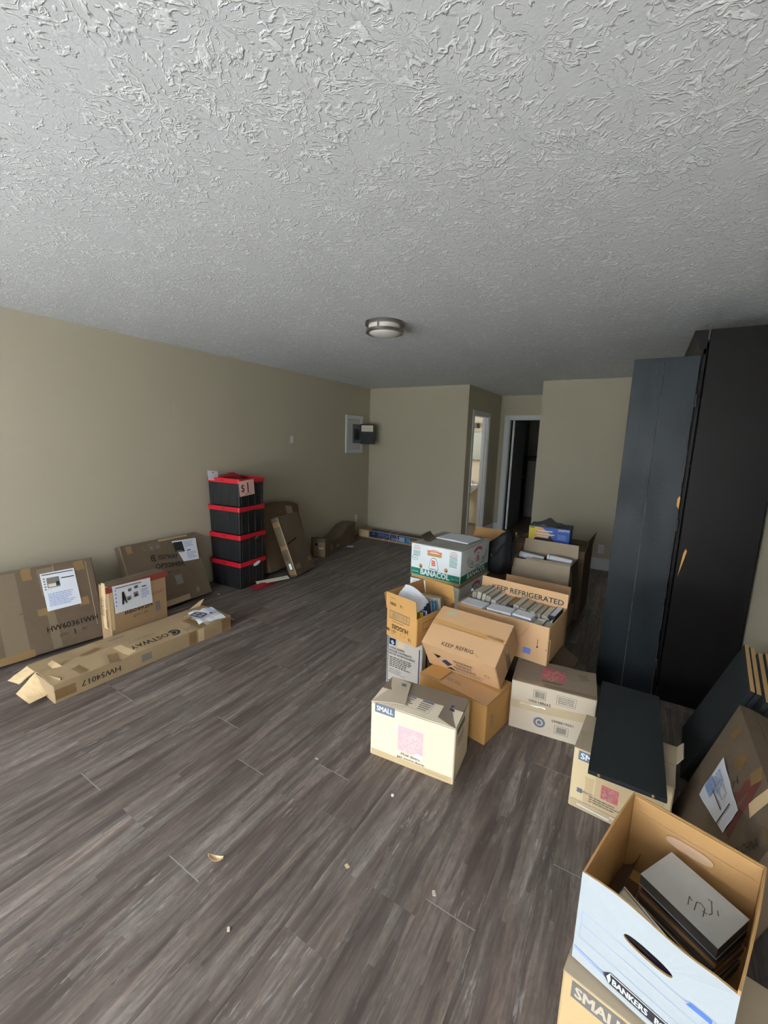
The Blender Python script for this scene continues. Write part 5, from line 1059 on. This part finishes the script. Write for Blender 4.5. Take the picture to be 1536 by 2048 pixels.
class FileBox(Surface):
    def __init__(s):
        s.prep(); s.w, s.d, s.h = .31, .375, .262; s.root = empty('file_box', (.186, 1.17, .292), (0, 0, D(-16.2)), 'white open file box of discs, printed BANKERS, nearest the camera', 'box')
        w, d, h = s.w, s.d, s.h; t = .005
        def hole(u, v):                                           # oval hand hole at (w/2, .183)
            return None
        # near panel with a real hand hole
        mb = MB(); n = 40; cu, cv, ru, rv = .155, .178, .05, .0135; ins = []; out = []
        for i in range(n):
            a = 2*pi*i/n; cx, sy = cos(a), sin(a); ex = ru*(1 if cx > 0 else -1)*abs(cx)**.8; ey = rv*(1 if sy > 0 else -1)*abs(sy)**.9
            ins.append((cu+ex, cv+ey+.0*ex))
            k = min((w/2)/abs(cx) if abs(cx) > 1e-6 else 1e9, 1e9); X = cx*1e3; Y = sy*1e3
            sc2 = min(((w-cu) if X > 0 else cu)/abs(X) if abs(X) > 1e-9 else 1e9, ((h-cv) if Y > 0 else cv)/abs(Y) if abs(Y) > 1e-9 else 1e9); out.append((cu+X*sc2, cv+Y*sc2))
        for a, q in ((0, 0), (w, 0), (w, h), (0, h)):              # snap nearest samples onto the corners
            k = min(range(n), key=lambda i: (out[i][0]-a)**2+(out[i][1]-q)**2); out[k] = (a, q)
        vs = [s.P('N', u, v, 0) for u, v in ins]+[s.P('N', u, v, 0) for u, v in out]+[s.P('N', u, v, -t) for u, v in ins]+[s.P('N', u, v, -t) for u, v in out]
        for i in range(n):
            k = (i+1) % n; mb.add([], []); 
        fo = [(n+i, n+(i+1) % n, (i+1) % n, i) for i in range(n)]; fi = [(2*n+i, 2*n+(i+1) % n, 3*n+(i+1) % n, 3*n+i) for i in range(n)]; fh = [(i, (i+1) % n, 2*n+(i+1) % n, 2*n+i) for i in range(n)]; fr = [(3*n+i, 3*n+(i+1) % n, n+(i+1) % n, n+i) for i in range(n)]
        mb.add(vs, fo, 0); mb.f += [list(f) for f in fi+fh+fr]; mb.m += [1]*(3*n); mb.build('front_panel', [M['filewhite'], M['inner']], s.root)
        for side, L in (('R', d), ('F', w), ('L', d)):
            m2 = MB()
            def fn(a, b_, k, side=side, L=L): return s.P(side, a*L, b_*h, 0 if not k else -t)
            m2.slab(fn, 10, 6); nf = len(m2.f)
            m2.m = [0 if all(v < 77 for v in f) else 1 for f in m2.f]
            m2.build('back_panel' if side == 'F' else 'side_panel', [M['filewhite'], M['inner']], s.root)
        m2 = MB(); m2.box((0, 0, .003), (w-.008, d-.008, .006)); m2.build('bottom', M['inner'], s.root)
        m2 = MB()                                                  # folded inner ply of the far wall with its pushed-in hand hole flap
        def fn(a, b_, k): return s.P('F', .006+a*(w-.012), .11+b_*(h-.112), -.0062-(.003 if not k else 0)-.002*sin(pi*a))
        m2.slab(fn, 8, 4); m2.build('inner_ply', M['inner'], s.root)
        m2 = MB(); n = 24
        def ov(k, z): return [s.P('F', .155+.056*(1 if cos(2*pi*i/n) > 0 else -1)*abs(cos(2*pi*i/n))**.7, .188+.0155*(1 if sin(2*pi*i/n) > 0 else -1)*abs(sin(2*pi*i/n))**.85, -.0125-z) for i in range(n)]
        a, c = ov(0, 0), ov(0, .004); m2.add(a+c, [tuple(range(n, 2*n))]+[(i, (i+1) % n, n+(i+1) % n, n+i) for i in range(n)]); m2.build('hand_hole_flap', M['pale'], s.root)
        m2 = MB(); m2.box((w/2*.0+.0, d/2-.0137, .215), (w-.03, .0008, .0012)); m2.build('crease', M['pale'], s.root)
    def P(s, side, u, v, n=0, raw=False):
        w, d, h = s.w, s.d, s.h; k = v/h
        wav = .006*sin(9*u+1)*k*k if side == 'N' else 0
        if side == 'N': return Vector((-w/2+u, -d/2-n-.004*sin(pi*u/w)*k+.006*sin(2*pi*u/w)*k*k, v-(.010*max(0, (u-.27)/.04)*k if u > .27 else 0)+.003*sin(17*u)*k))
        if side == 'R': return Vector((w/2+n+.004*sin(pi*u/d)*k, -d/2+u, v))
        if side == 'F': return Vector((w/2-u, d/2+n, v+.002*sin(11*u)*k))
        return Vector((-w/2-n-.003*sin(pi*u/d)*k, d/2-u, v+.002*sin(15*u)*k))
fb = FileBox()
def fl(u0, v0, u1, v1, t_, mt): fb.rect(N_, (u0+u1)/2, (v0+v1)/2, math.hypot(u1-u0, v1-v0), t_, 'printed_line', M[mt], 1, math.degrees(math.atan2(v1-v0, u1-u0)), 12)
fl(.012, .152, .232, .146, .0012, 'bluel'); fl(.232, .146, .24, .153, .0012, 'bluel'); fl(.24, .153, .31, .153, .0012, 'bluel'); fl(.012, .152, .012, .075, .0012, 'bluel'); fl(.012, .115, .31, .112, .0012, 'bluel'); fl(.012, .075, .31, .073, .0012, 'bluel'); fl(.003, .040, .08, .033, .0018, 'bluep'); fl(.003, .034, .08, .027, .0012, 'bluep')
fb.shape(N_, .256, .146, [(-.022, -.006), (.024, -.006), (.022, .006), (-.016, .006)], 'printed_bar', M['bluep'], 1); fb.text(N_, '703', .297, .145, .010, 'printed_lettering', M['bluel'], 1, 0, 0)
def hexbar(k, mt, lv): fb.shape(N_, .168, .033, [(-.078, .016*k), (-.085*k-.0, 0), (-.078, -.016*k), (.078, -.016*k), (.085, 0), (.078, .016*k)], 'printed_logo', M[mt], lv)
hexbar(1.12, 'dkbook', 1); hexbar(1.0, 'white', 2); hexbar(.88, 'dkbook', 3)
fb.text(N_, 'BANKERS', .135, .033, .016, 'printed_lettering', M['white'], 4, 0, .03, width=.075); fb.text(N_, 'BOX', .205, .033, .016, 'printed_lettering', M['white'], 4, 0, .03, width=.034); fb.flush()

def disc_case(name, lab, lx, ly, lz, rz, dims, cover, edge, tilt=(0, 0), spine_text=None, cat='disc case', group='disc cases in the file box'):
    p, a = in_box(fb, lx, ly, lz); o = empty(name, p, (Matrix.Rotation(a+D(rz), 3, 'Z') @ Euler((D(tilt[0]), D(tilt[1]), 0)).to_matrix()).to_euler(), lab, cat, group)
    w, d, h = dims; mb = MB(); mb.bbox((0, 0, h/2-.0008), (w, d, .0016), .0004); mb.bbox((0, 0, -h/2+.0008), (w, d, .0016), .0004); mb.build('cover', M[cover], o)
    mb = MB(); mb.bbox((0, 0, 0), (w-.001, d-.001, h-.0032), .0008); mb.build('case_edge', M[edge], o); return o
# the pewter slipcase on top of a pile of cases
rz0 = -16.5; cx_, cy_ = .036, .05; z = .02
mats = [('dkbook', 'dkbook'), ('tanbook', 'slipd'), ('dkbook', 'navy'), ('cream', 'slipd'), ('tanbook', 'brownmix'), ('dkbook', 'slipd'), ('brownmix', 'tanbook'), ('navy', 'dkbook')]
for i, (c1, c2) in enumerate(mats):
    hh = .0145; disc_case('disc_case', '%s disc case from the bottom of the pile under the pewter slipcase' % names[i], cx_+.003*sin(i*2.1), cy_+.003*cos(i*1.7), z+hh/2, rz0+1.2*sin(i*1.3), (.184, .133, hh), c1, c2); z += hh+.0004
o = disc_case('slipcase', 'pewter grey slipcase with scratched line marks, on top of the disc pile', cx_, cy_-.002, z+.0215, rz0, (.186, .138, .034), 'slip', 'slipd', (2, 1), cat='case', group=None)
sl = Sheet(o, lambda u, v, n: Vector((u, v, .0172+n)))
for pts in ([(-.002, -.035), (-.012, -.01)], [(-.012, -.01), (-.002, -.016)], [(.012, -.034), (.004, -.008)], [(.004, -.008), (.010, -.002), (.022, -.006)], [(.022, -.006), (.03, -.03)], [(.022, -.018), (.032, -.014)], [(.022, .028), (.012, .026)], [(.02, .027), (.036, -.002), (.034, -.012)], [(.038, .018), (.046, .006)]):
    for (xa, ya), (xb_, yb_) in zip(pts, pts[1:]): sl.rect('', (xa+xb_)/2+.01, (ya+yb_)/2, math.hypot(xb_-xa, yb_-ya), .0022, 'scratched_mark', M['slipd'], 1, math.degrees(math.atan2(yb_-ya, xb_-xa)), 1)
sl.flush()
o = disc_case('disc_case', 'white-fronted disc case standing aslant between the pile and the near wall', -.05, -.09, .125, -24, (.12, .08, .014), 'cream', 'navy', (38, 0))
sl = Sheet(o, lambda u, v, n: Vector((u, v, .0082+n))); sl.frame('', 0, 0, .115, .07, .003, 'printed_border', M['inkgrey'], 1); sl.flush()
disc_case('disc_case', 'purple disc case low behind the hand hole of the file box', .02, -.163, .085, 0, (.19, .135, .014), 'purple', 'dkbook', (86, 0))
disc_case('disc_case', 'dark disc case tucked low at the right of the file box', .10, -.115, .03, 0, (.07, .06, .015), 'dkbook', 'slipd')
disc_case('disc_case', 'dark brown case lying at the far left of the file box', -.118, .05, .016, 0, (.05, .15, .015), 'brownmix', 'dkbook')
p, a = in_box(fb, -.112, .05, .05); mb = MB(); mb.slab(lambda u, v, k: Vector(((u-.5)*.06, (v-.5)*.17, .06*u*u-(.003 if k else 0)+.05*(1-u)*.2)), 6, 4)
tag(mb.build('cardboard_scrap', M['dkcard'], None, True, p, (0, D(-20), a)), 'brown cardboard piece lying at the far left inside the file box', 'cardboard')

# ------------------------------------------------------------------ small litter on the floor
mb = MB(); mb.slab(lambda a, b_, k: Vector(((a-.5)*.062, (b_-.5)*.022*sin(pi*min(max(a*.96+.02, 0), 1))**.8, .002+.016*(2*a-1)**2*1.0+.01*(2*b_-1)**2-(.0008 if k else 0))), 12, 6)
tag(mb.build('dry_leaf', M['leaf'], None, True, (-1.224, .843, .0005), (0, 0, D(24))), 'curled dry tan leaf on the grey plank floor', 'leaf')
def chip(name, lab, x, y, rz, w, d, h, m):
    mb = MB(); mb.bbox((0, 0, h/2), (w, d, h), h*.3); mb.v = [v+Vector((.15*w*mnoise.noise(v*200), .15*d*mnoise.noise(v*170), 0)) for v in mb.v]; tag(mb.build(name, m, None, False, (x, y, .0003), (0, 0, D(rz))), lab, 'litter')
chip('foam_crumb', 'small square white crumb on the floor before the frontmost moving box', -.809, 1.473, 20, .013, .013, .006, M['white'])
chip('foam_crumb', 'tiny cream crumb on the floor near the bottom left of the photo', -.993, .718, 50, .01, .014, .005, M['cream'])
chip('grit_flake', 'small grey flake on the floor near the middle plank joint', -.469, 1.191, 30, .012, .02, .004, M['paperold'])
chip('paper_flake', 'small white flake on the floor left of the frontmost moving box', -1.245, 1.455, 10, .018, .008, .003, M['paperold'])
chip('grit_flake', 'tiny pale flake on the floor below the leaf', -.79, 1.1, 70, .012, .02, .003, M['leaf'])
chip('paper_scrap', 'white paper scrap on the dark floor near the left corner', -3.645, 5.018, 25, .10, .07, .003, M['paper'])
chip('foam_crumb', 'small pale crumb on the floor near the foot of the crates', -3.55, 2.62, 15, .025, .018, .006, M['paperold'])
for k in list(bpy.data.meshes):
    if k.users == 0: bpy.data.meshes.remove(k)
